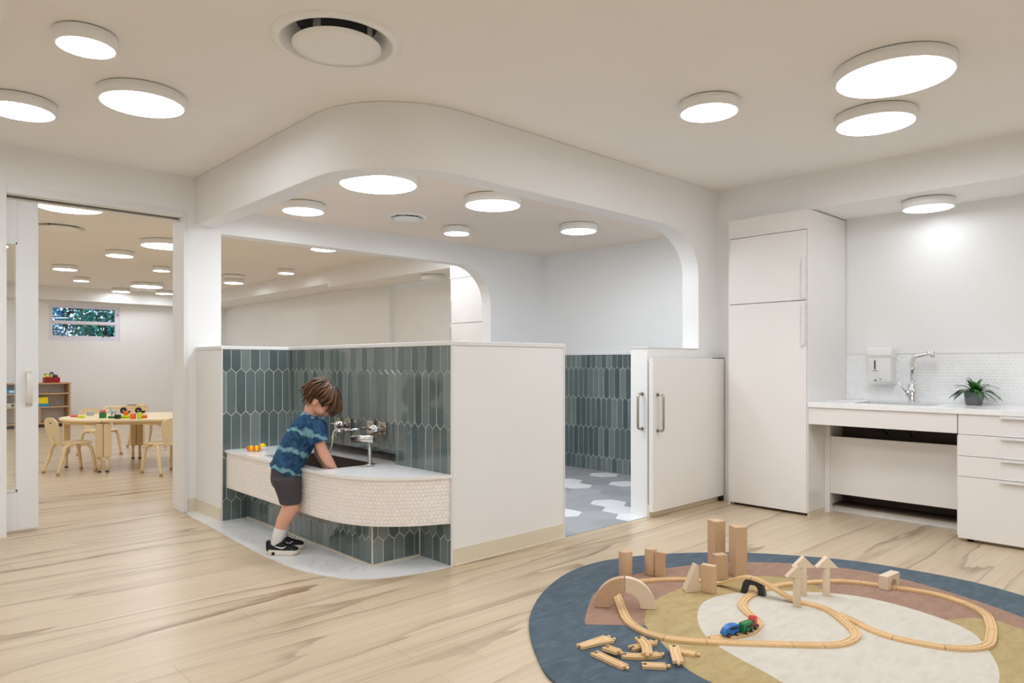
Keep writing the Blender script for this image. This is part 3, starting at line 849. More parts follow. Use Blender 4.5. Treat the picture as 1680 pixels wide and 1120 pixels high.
# potted plant
px_, py_ = 5.80, 1.385
t = thing('potted_plant', 'small green leafy plant in a grey ribbed pot on the worktop', 'plant', (px_, py_, .866))
b = B(); b.lathe([(.001, .867), (.046, .867), (.050, .872)] + [(.051 + .009 * k / 10 + (.0012 if k % 2 else 0), .875 + .0075 * k) for k in range(11)] + [(.062, .957), (.058, .957), (.056, .94)], (px_, py_, 0), 32, cap=False); b.obj('pot', 'pot', t)
b = B(); b.lathe([(.057, .94), (.001, .946)], (px_, py_, 0), 24, cap=False); b.obj('soil', 'soil', t)
b = B(); rng = random.Random(4)
for k in range(38):
    a = k * 2.4 + rng.uniform(-.3, .3); el = rng.uniform(.25, 1.35); L = rng.uniform(.12, .19) * (1.05 if el < .8 else .9)
    w = rng.uniform(.013, .019); p0 = Vector((px_ + rng.uniform(-.02, .02), py_ + rng.uniform(-.02, .02), .945))
    rows = []
    for i in range(9):
        s_ = i / 8
        h = L * s_
        out = math.cos(el) * h + .02 * s_ * s_; up = math.sin(el) * h + .02 * s_ - .115 * s_ ** 2.2 * math.cos(el) - .02 * s_ * s_
        c = p0 + Vector((math.cos(a) * out, math.sin(a) * out, up)); sd_ = Vector((-math.sin(a), math.cos(a), 0))
        ww = w * math.sin(PI * min(1, .12 + .88 * s_)) ** .8 + .0008
        rows.append([c - sd_ * ww + Vector((0, 0, .003)), c, c + sd_ * ww + Vector((0, 0, .003))])
    b.mi = k % 3 == 0
    b.rings(rows, closed=False, cap=False)
b.obj('foliage', ['leaf', 'leaf_dark'], t, recalc=False)
# unseen fill lamps added to light the play room, behind and beside the camera
for (r, x, y, l) in ((.257, .2, 1.6, 'large round added fill light above the photographer'), (.257, 2.3, .1, 'large round added fill light behind the camera towards the alcove'), (.257, -.9, 3.3, 'large round added fill light left of the camera towards the pocket door'),
                     (.257, -1.2, .6, 'large round added fill light in the left rear part of the play room'), (.257, .9, -1.2, 'large round added fill light near the rear wall'), (.257, 3.9, -1.0, 'large round added fill light in the rear right corner of the play room'), (.205, 2.0, 1.25, 'round added fill light over the edge of the rug')):
    light(r, x, y, CZ if x > .46 else 2.585, l, g1)

for (x, y) in ((-1.2, 7.3), (.1, 8.9), (-1.4, 10.6), (-.3, 13.0), (1.0, 14.3), (-1.6, 14.6), (4.6, 6.6), (3.9, 13.9)):  # extra lamps added to brighten the far classroom
    light(.257, x, y, CZ, 'large round fill light added to the far classroom, outside the part of the room in view', 'added classroom fill lights')

for x in (3.0, 3.7, 4.4, 5.1):  # lamps added out of sight behind the beam to brighten the bathroom
    light(.113, x, 3.445, BZ, 'round added fill light close behind the front beam of the bathroom, hidden from the play room', 'added bathroom fill lights behind the beam')
# ------------------------------------------------------------------ children's trough sink
def path_pts(): return [Vector(p) for p in catmull([(2.003, 5.208), (2.001, 4.6), (2.001, 4.15), (2.006, 3.86), (2.03, 3.62), (2.09, 3.455), (2.165, 3.355), (2.26, 3.272), (2.36, 3.212), (2.488, 3.160)], 10)]
PP = path_pts()
cum = [0]
for p, q in zip(PP[:-1], PP[1:]): cum.append(cum[-1] + (q - p).length)
def on_path(u, w, z):
    u = max(0, min(cum[-1] - 1e-6, u))
    lo = 0
    while cum[lo + 1] < u: lo += 1
    t = (u - cum[lo]) / (cum[lo + 1] - cum[lo])
    def nrm(i):
        d = PP[min(i + 1, len(PP) - 1)] - PP[max(i - 1, 0)]; d.normalize(); return Vector((d.y, -d.x, 0)) * 1.0
    n = (nrm(lo) * (1 - t) + nrm(lo + 1) * t).normalized()
    if n.x > 0: n = -n
    p = PP[lo].lerp(PP[lo + 1], t)
    return Vector((p.x + n.x * w, p.y + n.y * w, z))
t = thing('trough_sink', 'white children\'s trough sink with rounded corner and hex mosaic apron', 'sink', (2.3, 4.2, .25))
b = B()
us = [cum[-1] * k / 90 for k in range(91)]
lo_ = [b.bm.verts.new(on_path(u, 0, .245)) for u in us]; hi_ = [b.bm.verts.new(on_path(u, 0, .506)) for u in us]
for k in range(90): b._f((lo_[k], lo_[k + 1], hi_[k + 1], hi_[k]), True)
b._f(lo_ + [b.bm.verts.new((2.488, 5.208, .245))])
b.mi = 1
hexes(b, lambda u, v, w: on_path(u, w, v), .002, cum[-1] - .002, .247, .506, .0245, 9, dome=.0014, gap=.0007)
b.obj('apron', ['grout_w', 'hexw'], t, recalc=False)
b = B()
outer = [on_path(u, .014, 0) for u in us]
HX0, HX1, HY0, HY1 = 2.068, 2.483, 3.835, 4.72
Z0, Z1 = .506, .524
def col(poly): b.prism(poly, Z0, Z1)
fr = [(p.x, p.y) for p in outer]
left = [p for p in fr if p[1] >= HY1]; mid = [p for p in fr if HY0 < p[1] < HY1]; right = [p for p in fr if p[1] <= HY0]
xa = left[-1][0]; xb = mid[-1][0]
col([(fr[0][0], 5.209)] + left[1:] + [(xa, HY1), (2.56, HY1), (2.56, 5.0), (2.488, 5.0), (2.488, 5.209)])
col([(xa, HY1)] + mid + [(xb, HY0), (HX0 + .03, HY0), (HX0, HY0 + .05), (HX0, HY1)])
col([(xb, HY0)] + right + [(2.488, 3.158), (2.488, 3.74), (2.56, 3.74), (2.56, HY0)])
col([(HX1, HY0), (2.56, HY0), (2.56, HY1), (HX1, HY1)])
b.obj('counter', 'quartz', t)
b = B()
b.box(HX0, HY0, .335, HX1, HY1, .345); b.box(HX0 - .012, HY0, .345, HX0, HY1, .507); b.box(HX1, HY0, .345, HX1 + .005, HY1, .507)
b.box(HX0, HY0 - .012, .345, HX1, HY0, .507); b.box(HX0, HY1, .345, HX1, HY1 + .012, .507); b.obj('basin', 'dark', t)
t = thing('splash_ledge', 'brushed steel ledge in the slot between counter and green tiles', 'ledge', (2.55, 4.2, .524))
b = B(); b.rings([[Vector((x, y, z)) for x, z in ((2.535, .526), (2.535, .530), (2.618, .588), (2.618, .526))] for y in (3.73, 4.815)], smooth=False); b.obj('sloping_panel', 'steel', t)
boxobj('shadow_strip', 'blackp', (2.60, 3.73, .588), (2.618, 4.815, .5915), t)  # black strip stands in for the shadow gap under the tile edge

# wall mixers over the trough
def wall_mixer(y0, label):
    t = thing('wall_tap', label, 'tap', (2.486, y0, .74), 0, 'wall mixer taps over the trough sink')
    for yy in (y0 + .075, y0 - .065): boxobj('plate', 'nickel', (2.474, yy - .042, .70), (2.487, yy + .042, .782), t, bev=.002)
    b = B(); b.tube([(2.475, y0 + .075, .74), (2.30, y0 + .125, .722)], .0075, 12); b.tube([(2.31, y0 + .122, .724), (2.25, y0 + .139, .718)], .0095, 12)
    b.obj('spout', 'chrome', t)
    b = B(); b.tube([(2.475, y0 - .065, .742), (2.395, y0 - .065, .742)], .024, 20); b.tube([(2.40, y0 - .065, .742), (2.385, y0 - .065, .742)], .018, 20)
    b.obj('knob', 'chrome', t)
    b = B(); b.tube([(2.475, y0 - .02, .75), (2.43, y0 - .0, .752)], .013, 14); b.box(2.420, y0 - .012, .655, 2.434, y0 + .010, .758, bev=.003); b.tube([(2.45, y0 - .11, .758), (2.44, y0 - .17, .762)], .005, 8)
    b.obj('lever', 'nickel', t)
wall_mixer(3.925, 'chrome wall mixer tap with square plates, right of the boy above the rinse tap')
wall_mixer(4.36, 'chrome wall mixer tap nearest the boy, partly behind the hose')
dx, dy = 2.335, 3.775
t = thing('deck_tap', 'stainless column tap with round horizontal head standing on the sink counter', 'tap', (dx, dy, .524))
b = B(); b.lathe([(.026, .524), (.026, .534), (.024, .536), (.0115, .537), (.0115, .68)], (dx, dy, 0), 24); b.obj('column', 'steel', t)
hd = Vector((-.55, .82, 0)).normalized()
hc = Vector((dx, dy, .690))
b = B(); b.tube([hc - hd * .028, hc - hd * .026, hc + hd * .118, hc + hd * .12], [.020, .0235, .0235, .021], 20); b.obj('head', 'steel', t)
b = B(); b.tube(catmull([(2.34, 4.03, .735), (2.32, 4.12, .728), (2.30, 4.16, .715), (2.275, 4.13, .66), (2.25, 4.12, .58), (2.24, 4.12, .51), (2.25, 4.10, .42), (2.27, 4.10, .35)], 8), .0045, 8)
o = b.obj('hose', 'hose', loc=(2.27, 4.10, .35)); tag(o, 'thin pale hose hanging from the wall tap into the basin', 'hose')
b = B(); b.sphere((2.312, 4.20, .668), (.008, .008, .020), 10, 8); b.tube([(2.312, 4.20, .685), (2.33, 4.21, .72)], .0016, 6)
o = b.obj('tag', 'tag', loc=(2.312, 4.20, .65)); tag(o, 'small yellow-green tag hanging from the wall tap beside the hose', 'tag')
# toys on the counter: a striped orange piece and a yellow and white ball
b = B()
for k in range(4):
    c = Vector((2.075 + .014 * k, 4.985 - .012 * k, .545 + (.004 if k % 2 else 0))); b.mi = k % 2
    b.sphere(c, (.010, .017, .021), 14, 10, Matrix.Rotation(.5, 3, 'Z'))
b.mi = 0; b.sphere((2.135, 4.955, .545), (.018, .018, .021), 14, 10)
o = b.obj('bath_toy', ['toy_orange', 'toy_yellow'], loc=(2.10, 4.97, .524)); tag(o, 'orange striped rubber toy lying on the left end of the sink counter', 'toy')
b = B()
b.sphere((2.185, 5.00, .550), (.026, .026, .026), 18, 12)
for f in b.bm.faces: f.material_index = 1 if f.calc_center_median().z > .552 else 0
o = b.obj('bath_ball', ['white_pl', 'toy_yellow'], loc=(2.185, 5.0, .524)); tag(o, 'yellow and white toy ball beside the orange toy on the sink counter', 'toy')

# ------------------------------------------------------------------ the boy
TH = math.radians(-36)
BF = Vector((math.cos(TH), math.sin(TH), 0)); BR = Vector((math.sin(TH), -math.cos(TH), 0))       # facing, his right side
BO = Vector((1.93, 4.10, .004))
def bp(u, z, w=0): return BO + BF * u + BR * w + Vector((0, 0, z - .004))
def capsule(b, p, q, r0, r1, n=16, k=5, flat=None):
    """tapered limb; flat = (scale along facing, scale across)"""
    p, q = Vector(p), Vector(q); d = (q - p); L = d.length; d.normalize()
    side = d.cross(BF).normalized() if abs(d.dot(BF)) < .95 else d.cross(Vector((0, 0, 1))).normalized()
    up = side.cross(d).normalized()
    fa, fb = flat or (1, 1)
    rings = []
    for i in range(k + 1):
        a = PI / 2 * (1 - i / k); rings.append((p - d * r0 * math.sin(a), max(.0008, r0 * math.cos(a))))
    for i in range(1, 4): t_ = i / 4; rings.append((p.lerp(q, t_), r0 + (r1 - r0) * t_))
    for i in range(k + 1):
        a = PI / 2 * i / k; rings.append((q + d * r1 * math.sin(a), max(.0008, r1 * math.cos(a))))
    b.rings([[c + up * r * fa * math.cos(2 * PI * j / n) + side * r * fb * math.sin(2 * PI * j / n) for j in range(n)] for c, r in rings])
boy = thing('person', 'young boy in blue tie-dye t-shirt and dark shorts leaning over the sink', 'person', BO)
b = B()
HC = bp(.222, .940)                                    # head centre
HU = (BF * .74 + Vector((0, 0, .67))).normalized()     # crown direction
HF = (BF * .67 - Vector((0, 0, .74))).normalized()     # face direction
HM = Matrix((HF, BR, HU)).transposed()                 # local head axes -> world
hp = lambda f, r, u: HC + HF * f + BR * r + HU * u
b.sphere(HC + HU * .015, (.092, .076, .086), 24, 16, HM)
b.sphere(hp(.028, 0, -.035), (.062, .058, .060), 20, 14, HM)
b.sphere(hp(.048, 0, -.078), (.030, .030, .024), 16, 10, HM)       # chin
capsule(b, hp(.082, 0, -.008), hp(.100, 0, -.036), .009, .013)      # nose
for s_ in (1, -1):
    b.sphere(hp(.045, s_ * .045, -.045), (.03, .02, .03), 12, 8, HM)
    b.sphere(hp(-.008, s_ * .078, -.022), (.020, .008, .028), 14, 10, HM)
    b.sphere(hp(-.004, s_ * .080, -.040), (.012, .008, .012), 10, 8, HM)
capsule(b, bp(.150, .80), hp(-.035, 0, -.04), .042, .042)         # neck
# trunk
capsule(b, bp(.010, .495), bp(.05, .60), .066, .072, flat=(.95, 1.15))
capsule(b, bp(.055, .60), bp(.125, .745), .080, .082, flat=(.9, 1.2))
capsule(b, bp(.155, .79, .070), bp(.155, .79, -.070), .045, .045)
SH = {1: bp(.190, .775, .100), -1: bp(.178, .775, -.100)}
EL = {1: bp(.252, .615, .115), -1: bp(.188, .60, -.12)}
WR = {1: bp(.318, .49, .055), -1: bp(.255, .475, -.075)}
for s_ in (1, -1):
    capsule(b, SH[s_], EL[s_], .035, .030); capsule(b, EL[s_], EL[s_].lerp(WR[s_], .35), .031, .030); capsule(b, EL[s_].lerp(WR[s_], .35), WR[s_], .030, .020)
    # hand: palm, four curled fingers, thumb
    d = (bp(.05, -.07).xyz - bp(0, 0).xyz).normalized()
    pc = WR[s_] + d * .03
    capsule(b, WR[s_], pc + d * .012, .019, .022, flat=(.6, 1.1))
    for k, (ln, off) in enumerate(((.046, -.021), (.052, -.007), (.049, .007), (.040, .020))):
        r0 = pc + d * .020 + BR * off
        m1 = r0 + d * ln * .55 + BF * .004; m2 = m1 + (d * .75 - BF * .55).normalized() * ln * .5
        capsule(b, r0, m1, .0068, .0062, 8, 3); capsule(b, m1, m2, .0062, .0055, 8, 3)
    tb = WR[s_] + d * .018 - BR * s_ * .016
    capsule(b, tb, tb + (d * .6 - BR * s_ * .8).normalized() * .028, .008, .0065, 8, 3)
    capsule(b, tb + (d * .6 - BR * s_ * .8).normalized() * .028, tb + (d * .9 - BR * s_ * .4).normalized() * .050, .0065, .0055, 8, 3)
# legs
HP = {1: bp(.02, .475, .058), -1: bp(.02, .475, -.058)}
KN = {1: bp(.052, .285, .062), -1: bp(.030, .295, -.058)}
AN = {1: bp(-.040, .085, .058), -1: bp(-.030, .085, -.050)}
for s_ in (1, -1):
    capsule(b, HP[s_], KN[s_], .060, .045); capsule(b, KN[s_], KN[s_].lerp(AN[s_], .38) - BF * .010, .046, .043)
    capsule(b, KN[s_].lerp(AN[s_], .38) - BF * .010, AN[s_], .043, .027)
    capsule(b, AN[s_] - Vector((0, 0, .02)), AN[s_] + BF * .06 - Vector((0, 0, .042)), .026, .019)
b.obj('body', 'skin', boy, remesh=.0055)
# face details
b = B()
for s_ in (1, -1):
    b.sphere(hp(.084, s_ * .030, .002), (.007, .012, .007), 12, 8, HM)
b.obj('eye', 'eye_w', boy)
b = B()
for s_ in (1, -1):
    b.sphere(hp(.089, s_ * .030, .002), (.0045, .0055, .0055), 10, 8, HM); b.sphere(hp(.085, s_ * .030, .022), (.006, .016, .0035), 10, 6, HM)
b.obj('iris', 'soil', boy)
b = B(); b.sphere(hp(.080, 0, -.060), (.008, .020, .0055), 12, 8, HM); b.obj('mouth', 'lip', boy)
# shirt
b = B()
def oval(c, ax, rf, rs, n=28):
    """ring round centre c, perpendicular to ax, rf along facing-ish, rs across"""
    ax = ax.normalized(); f_ = (BF - ax * BF.dot(ax)).normalized()
    return [c + f_ * rf * math.cos(2 * PI * k / n) + BR * rs * math.sin(2 * PI * k / n) for k in range(n)]
ax = (bp(.14, .80) - bp(.02, .50))
rg = []
for (u, z, rf, rs) in ((.010, .500, .094, .128), (.018, .53, .094, .126), (.034, .575, .094, .122), (.060, .63, .095, .122), (.092, .69, .098, .128), (.124, .745, .094, .140), (.148, .790, .082, .146), (.162, .825, .066, .112), (.166, .842, .052, .066)):
    rg.append(oval(bp(u, z), ax, rf, rs))
# hem dips in front as he leans
for k, p in enumerate(rg[0]):
    c_ = math.cos(2 * PI * k / 28); p.z += -.010 * c_ + .004 * math.sin(5 * k)
    p += BF * (.010 * c_)
for i in range(1, len(rg) - 2):
    for k, p in enumerate(rg[i]): p += (p - bp(.06 + .02 * i, .48 + .05 * i)).normalized() * .003 * math.sin(k * 1.7 + i * 2.1)
b.rings(rg, cap=False)
o = b.obj('shirt', 'shirt', boy, smooth=True, recalc=True)
md = o.modifiers.new('s', 'SOLIDIFY'); md.thickness = .004; md.offset = 0
o.modifiers.new('u', 'SUBSURF').render_levels = 1
for s_ in (1, -1):
    d = (EL[s_] - SH[s_]); b = B()
    st = SH[s_] - d.normalized() * .036 - BR * s_ * .010; rows = []
    for i, (t_, r) in enumerate(((-.02, .030), (.0, .052), (.12, .064), (.28, .066), (.45, .061), (.66, .057))):
        c = st.lerp(EL[s_] + BR * s_ * .0, max(0, t_)) + BR * s_ * .004
        dn = d.normalized(); a1 = (BF - dn * BF.dot(dn)).normalized(); a2 = dn.cross(a1)
        rows.append([c + a1 * r * math.cos(2 * PI * k / 20) * (1 + .03 * math.sin(3 * k + i)) + a2 * r * .95 * math.sin(2 * PI * k / 20) for k in range(20)])
    b.rings(rows, cap=False)
    o = b.obj('sleeve', 'shirt', boy, smooth=True)
    md = o.modifiers.new('s', 'SOLIDIFY'); md.thickness = .003; md.offset = 0
    o.modifiers.new('u', 'SUBSURF').render_levels = 1
b = B()
b.tube([bp(.167, .842) + BF * .050 * math.cos(a) + BR * .060 * math.sin(a) + Vector((0, 0, -.018 * math.cos(a))) for a in [2 * PI * k / 24 for k in range(25)]], .006, 8, cap=False)
b.obj('collar', 'shirt', boy)
# shorts
b = B()
capsule(b, bp(.018, .455, .045), bp(.018, .455, -.045), .084, .088, flat=(1.0, 1.0))
capsule(b, bp(.008, .46), bp(.012, .535), .090, .088, flat=(1.0, 1.34))
for s_ in (1, -1):
    top = HP[s_] + Vector((0, 0, -.01)) + BF * .002; low = KN[s_] + Vector((0, 0, .022)) - BF * .006
    n = 20; rows = []
    for i in range(6):
        t_ = i / 5; c = top.lerp(low, t_); r = .086 + (.060 - .086) * t_
        rows.append([c + BF * r * (1 + .03 * math.sin(4 * k + 2 * i)) * math.cos(2 * PI * k / n) + BR * r * .92 * math.sin(2 * PI * k / n) for k in range(n)])
    b.rings(rows)
b.obj('shorts', 'shorts', boy, remesh=.006)
for s_ in (1, -1):
    b = B(); a0 = AN[s_].lerp(KN[s_], .36) ; capsule(b, a0 - BF * .004, AN[s_] - Vector((0, 0, .02)), .0385, .032, 18, 2)
    b.obj('sock', 'sock', boy, smooth=True)
def shoe(s_, ang, lift=0.0):
    fd = (Matrix.Rotation(ang, 3, 'Z') @ BF); sd_ = Vector((fd.y, -fd.x, 0))
    base = Vector((AN[s_].x, AN[s_].y, .004)) - fd * .052
    L = .192
    def outline(t_):     # half width along the shoe
        return .030 + .009 * math.sin(PI * min(1, t_ * 1.15)) + (.004 if .55 < t_ < .85 else 0) if t_ < .9 else .030 * math.sqrt(max(0, 1 - ((t_ - .9) / .105) ** 2)) + .004
    b = B(); N = 18
    rows = []
    for i in range(N + 1):
        t_ = i / N; c = base + fd * L * t_; w = outline(t_) * (1 if t_ > .06 else .72); zt = .030 + .007 * (1 - t_); zb = .0 + .012 * max(0, t_ - .82) / .18 + lift
        rows.append([c + sd_ * w + Vector((0, 0, zb)), c + sd_ * w * 1.05 + Vector((0, 0, (zb + zt) / 2)), c + sd_ * w + Vector((0, 0, zt)), c - sd_ * w + Vector((0, 0, zt)), c - sd_ * w * 1.05 + Vector((0, 0, (zb + zt) / 2)), c - sd_ * w + Vector((0, 0, zb))])
    b.rings(rows)
    sh = b.obj('shoe_sole', 'sole', boy)
    b = B(); rows = []
    hts = [.078, .084, .082, .084, .092, .100, .098, .090, .082, .075, .069, .064, .060, .057, .054, .051, .046, .038]
    for i in range(18):
        t_ = .015 + i / 17 * .955; c = base + fd * L * t_; w = outline(t_) * .95 * (1 if t_ > .06 else .8); h = hts[i]
        ring = []
        for k in range(14):
            a = PI * k / 13; ring.append(c + sd_ * w * math.cos(a) * (1 if math.sin(a) < .3 else .92) + Vector((0, 0, .028 + (h - .028) * max(0, math.sin(a)) ** .75)))
        rows.append(ring)
    b.rings(rows, closed=True)
    up = b.obj('shoe_upper', 'shoe', boy, smooth=True)
    b = B()
    for i in range(5):
        t_ = .42 + .07 * i; c = base + fd * L * t_ + Vector((0, 0, .098 - .0068 * i))
        b.tube([c - sd_ * .016, c + Vector((0, 0, .003)), c + sd_ * .016], .0024, 6)
    b.obj('laces', 'shoe', up)
    b = B()     # white curved tick on both sides
    ks = [(.30, .060), (.335, .052), (.40, .045), (.50, .045), (.62, .052), (.76, .064), (.62, .057), (.50, .052), (.40, .052), (.345, .056)]
    ks = [(.95 - a * .95, z) for a, z in ks]
    for sg in (1, -1):
        vs = [b.bm.verts.new(base + fd * L * a + sd_ * sg * (outline(a) * .93 + .004 - (z - .045) * .22) + Vector((0, 0, z))) for a, z in ks]
        b._f(vs)
    o = b.obj('shoe_tick', 'sock', up); md = o.modifiers.new('s', 'SOLIDIFY'); md.thickness = .002; md.offset = 0
    b = B(); c = base + fd * .003
    b.rings([[c + sd_ * .024 * math.cos(a) - fd * .006 * abs(math.sin(a)) + Vector((0, 0, z)) for a in [2 * PI * k / 12 for k in range(12)]] for z in (.034, .05, .07, .082)])
    b.obj('heel_counter', 'shoe_heel', up)
    b = B(); b.tube(catmull([c + Vector((0, 0, .08)), c - fd * .008 + Vector((0, 0, .095)), c - fd * .006 + Vector((0, 0, .106)), c + fd * .006 + Vector((0, 0, .09))], 4), .002, 6)
    b.obj('pull_tab', 'sock', up)
    b = B(); q = base + fd * .05 + sd_ * (outline(.25) * 1.03); b.box(-.009, -.002, .010, .009, .003, .027, mtx=Matrix.Translation(Vector((q.x, q.y, 0))) @ Matrix.Rotation(math.atan2(fd.y, fd.x), 4, 'Z')); b.obj('sole_patch', 'shoe', sh)
shoe(1, math.radians(-8)); shoe(-1, math.radians(6))
# hair: a cap and many combed locks
b = B(); rng = random.Random(12)
cap = []
for i in range(9):
    th = math.radians(4 + 13.2 * i); q = math.sin(th)
    cap.append([HC + HU * .014 + HU * .106 * math.cos(th) + HF * (.106 * q * math.cos(a)) * (1 if math.cos(a) < 0 else .98) + BR * .092 * q * math.sin(a) for a in [2 * PI * k / 28 for k in range(28)]])
for k, a in enumerate([2 * PI * j / 28 for j in range(28)]):        # keep the face and the ears free
    ca = math.cos(a)
    lim = .052 if ca > .55 else (-.005 if abs(ca) < .35 else -.05)
    for i in range(9):
        p = cap[i][k]; h = (p - HC).dot(HU)
        if h < lim: cap[i][k] = p + HU * (lim - h) * .9
b.rings(cap, cap=True)
b.tint(b.bm.faces[:], .15)
def lock(start, mid, end, r, tv):
    pts = catmull([start, start.lerp(mid, .5) + (start.lerp(mid, .5) - HC).normalized() * .014, mid, mid.lerp(end, .55) + (mid - HC).normalized() * .006, end], 4)
    n = len(pts); f0 = set(b.bm.faces)
    b.tube(pts, [r * (.45 + .55 * math.sin(PI * min(1, .15 + .75 * i / (n - 1)))) * (1 if i < n - 3 else .35 + .3 * (n - 1 - i) / 2) for i in range(n)], 6, flat=.45)
    b.tint([f for f in b.bm.faces if f not in f0], tv)
wh = HC + HU * .112 - HF * .035                                     # crown whorl
for k in range(300):
    a = rng.uniform(-PI, PI); ca, sa = math.cos(a), math.sin(a)
    drop = rng.uniform(.35, 1.0)
    rr = rng.uniform(1.06, 1.26)
    if ca > .35: hmin = -.052 + .04 * (1 - ca)      # fringe falls over the brow
    elif ca > -.30: hmin = -.034
    else: hmin = -.105
    h = .06 + (hmin - .06) * drop
    q = math.sqrt(max(.15, 1 - min(1, (h / .105) ** 2)))
    side = HF * (.098 * ca * q * rr) + BR * (.086 * sa * q * rr)
    end = HC + HU * (h + .012) + side
    if ca < -.45 and drop > .7: end += -HF * rng.uniform(.0, .035) - HU * rng.uniform(-.02, .02)
    if ca > .5: end += HF * rng.uniform(.002, .018)
    q2 = math.sqrt(max(.1, 1 - ((h * .5 + .04) / .11) ** 2))
    mid = HC + HU * (.012 + .045 + h * .30) + (HF * (.102 * ca * q2) + BR * (.090 * sa * q2)) * rr * 1.02
    lock(wh + HF * rng.uniform(-.02, .03) + BR * rng.uniform(-.02, .02), mid, end, rng.uniform(.007, .012), min(1, max(0, rng.gauss(.5, .25))))
for k in range(44):                                                 # loose flick at the nape
    s0 = HC - HF * .085 + HU * rng.uniform(-.03, .03) + BR * rng.uniform(-.05, .06)
    e = s0 - HF * rng.uniform(.015, .05) - HU * rng.uniform(-.012, .055) + BR * rng.uniform(-.02, .02)
    lock(s0 + HU * .03 + HF * .01, s0 - HF * .018, e, rng.uniform(.006, .010), rng.uniform(.45, 1))
b.obj('hair', 'hair', boy, recalc=True)
# ------------------------------------------------------------------ rug
def P2(l): return [Vector((x, y)) for x, y in l]
def smooth_poly(pts, n=6): return [(p.x, p.y) for p in catmull(P2(pts), n, closed=True)]
rug_out = [(2.14, 2.171), (2.32, 2.33), (2.55, 2.475), (2.82, 2.585), (3.07, 2.62), (3.31, 2.575), (3.6, 2.43), (3.90, 2.185), (4.10, 1.905), (4.24, 1.616), (4.29, 1.312), (4.29, 1.03), (4.21, .78), (4.06, .47), (3.82, .22), (3.47, .06), (3.07, .0), (2.68, .10), (2.33, .33), (2.06, .68), (1.88, 1.08), (1.82, 1.45), (1.843, 1.732), (1.95, 1.93)]
brown = [(2.348, 2.024), (2.40, 2.076), (2.60, 2.215), (2.723, 2.28), (2.92, 2.32), (3.11, 2.325), (3.31, 2.277), (3.60, 2.140), (3.845, 1.938), (4.01, 1.70), (4.08, 1.443), (4.06, 1.232), (4.00, 1.04), (3.937, .884), (3.83, .70), (3.66, .5), (3.4, .4), (3.1, .8), (3.0, 1.2), (2.8, 1.6), (2.53, 1.838), (2.375, 1.998)]
gold = [(2.528, 1.838), (2.62, 1.905), (2.70, 1.956), (2.847, 2.002), (3.04, 2.02), (3.213, 2.01), (3.43, 1.934), (3.60, 1.80), (3.64, 1.62), (3.55, 1.45), (3.45, 1.2), (3.50, 1.02), (3.58, .945), (3.67, .89), (3.715, .80), (3.66, .68), (3.48, .48), (3.15, .36), (2.75, .42), (2.45, .65), (2.28, .98), (2.245, 1.25), (2.278, 1.46), (2.403, 1.654)]
cream = [(3.62, 1.265), (3.575, 1.43), (3.451, 1.60), (3.335, 1.72), (3.163, 1.81), (3.012, 1.83), (2.876, 1.79), (2.734, 1.705), (2.62, 1.60), (2.557, 1.50), (2.505, 1.37), (2.465, 1.25), (2.425, 1.13), (2.43, .95), (2.52, .78), (2.70, .67), (2.92, .635), (3.12, .665), (3.33, .75), (3.50, .86), (3.59, 1.05)]
b = B()
b.prism(smooth_poly(rug_out), 0, .0120)
b.mi = 1; sp = lambda l, sharp=(): smooth_poly(l)
b.prism(smooth_poly(brown, 5), .0100, .0126); b.mi = 2; b.prism(smooth_poly(gold, 5), .0100, .0131); b.mi = 3; b.prism(smooth_poly(cream, 5), .0100, .0136)
o = b.obj('rug', ['rug_blue', 'rug_brown', 'rug_gold', 'rug_cream'], loc=(3.05, 1.3, 0)); tag(o, 'round wool play rug in slate blue, terracotta, gold and cream under the wooden train set', 'rug')
RZ = .0137
# ------------------------------------------------------------------ wooden railway
TW, TT = .040, .012
def sweep_track(b, pts, up0=RZ):
    """pts: (x, y, z of underside)"""
    prof = [(-TW / 2, 0), (-TW / 2, TT - .001), (-TW / 2 + .001, TT), (-.0125, TT), (-.0125, TT - .003), (-.0075, TT - .003), (-.0075, TT), (.0075, TT), (.0075, TT - .003), (.0125, TT - .003), (.0125, TT), (TW / 2 - .001, TT), (TW / 2, TT - .001), (TW / 2, 0)]
    rings = []
    for i, p in enumerate(pts):
        d = (pts[min(i + 1, len(pts) - 1)] - pts[max(i - 1, 0)]).normalized(); s_ = Vector((-d.y, d.x, 0)).normalized(); n_ = s_.cross(d) * -1
        if n_.z < 0: n_ = -n_
        rings.append([p + s_ * u + n_ * v for u, v in prof])
    b.rings(rings, smooth=False)
def smooth_path(l, n=8):
    return [Vector(p) for p in catmull([Vector((x[0], x[1], RZ + (x[2] if len(x) > 2 else 0))) for x in l], n)]
P1 = smooth_path([(3.255, 1.94), (3.247, 2.0), (3.196, 2.085), (3.12, 2.15), (3.04, 2.20), (2.95, 2.235), (2.86, 2.245), (2.78, 2.205), (2.72, 2.145), (2.655, 2.08), (2.592, 2.015), (2.51, 1.925), (2.466, 1.845), (2.448, 1.765), (2.458, 1.69), (2.495, 1.62), (2.548, 1.55), (2.615, 1.475), (2.69, 1.39), (2.775, 1.298), (2.86, 1.208), (2.92, 1.165), (2.989, 1.15), (3.056, 1.155), (3.115, 1.185), (3.175, 1.238), (3.24, 1.305), (3.28, 1.355), (3.298, 1.40), (3.303, 1.45), (3.295, 1.50)])
UP = smooth_path([(3.296, 1.497, 0), (3.288, 1.53, .006), (3.281, 1.565, .020), (3.276, 1.61, .038), (3.272, 1.65, .055), (3.268, 1.69, .067), (3.264, 1.728, .072), (3.261, 1.765, .069), (3.259, 1.80, .056), (3.258, 1.84, .036), (3.257, 1.88, .016), (3.256, 1.91, .004), (3.255, 1.938, 0)])
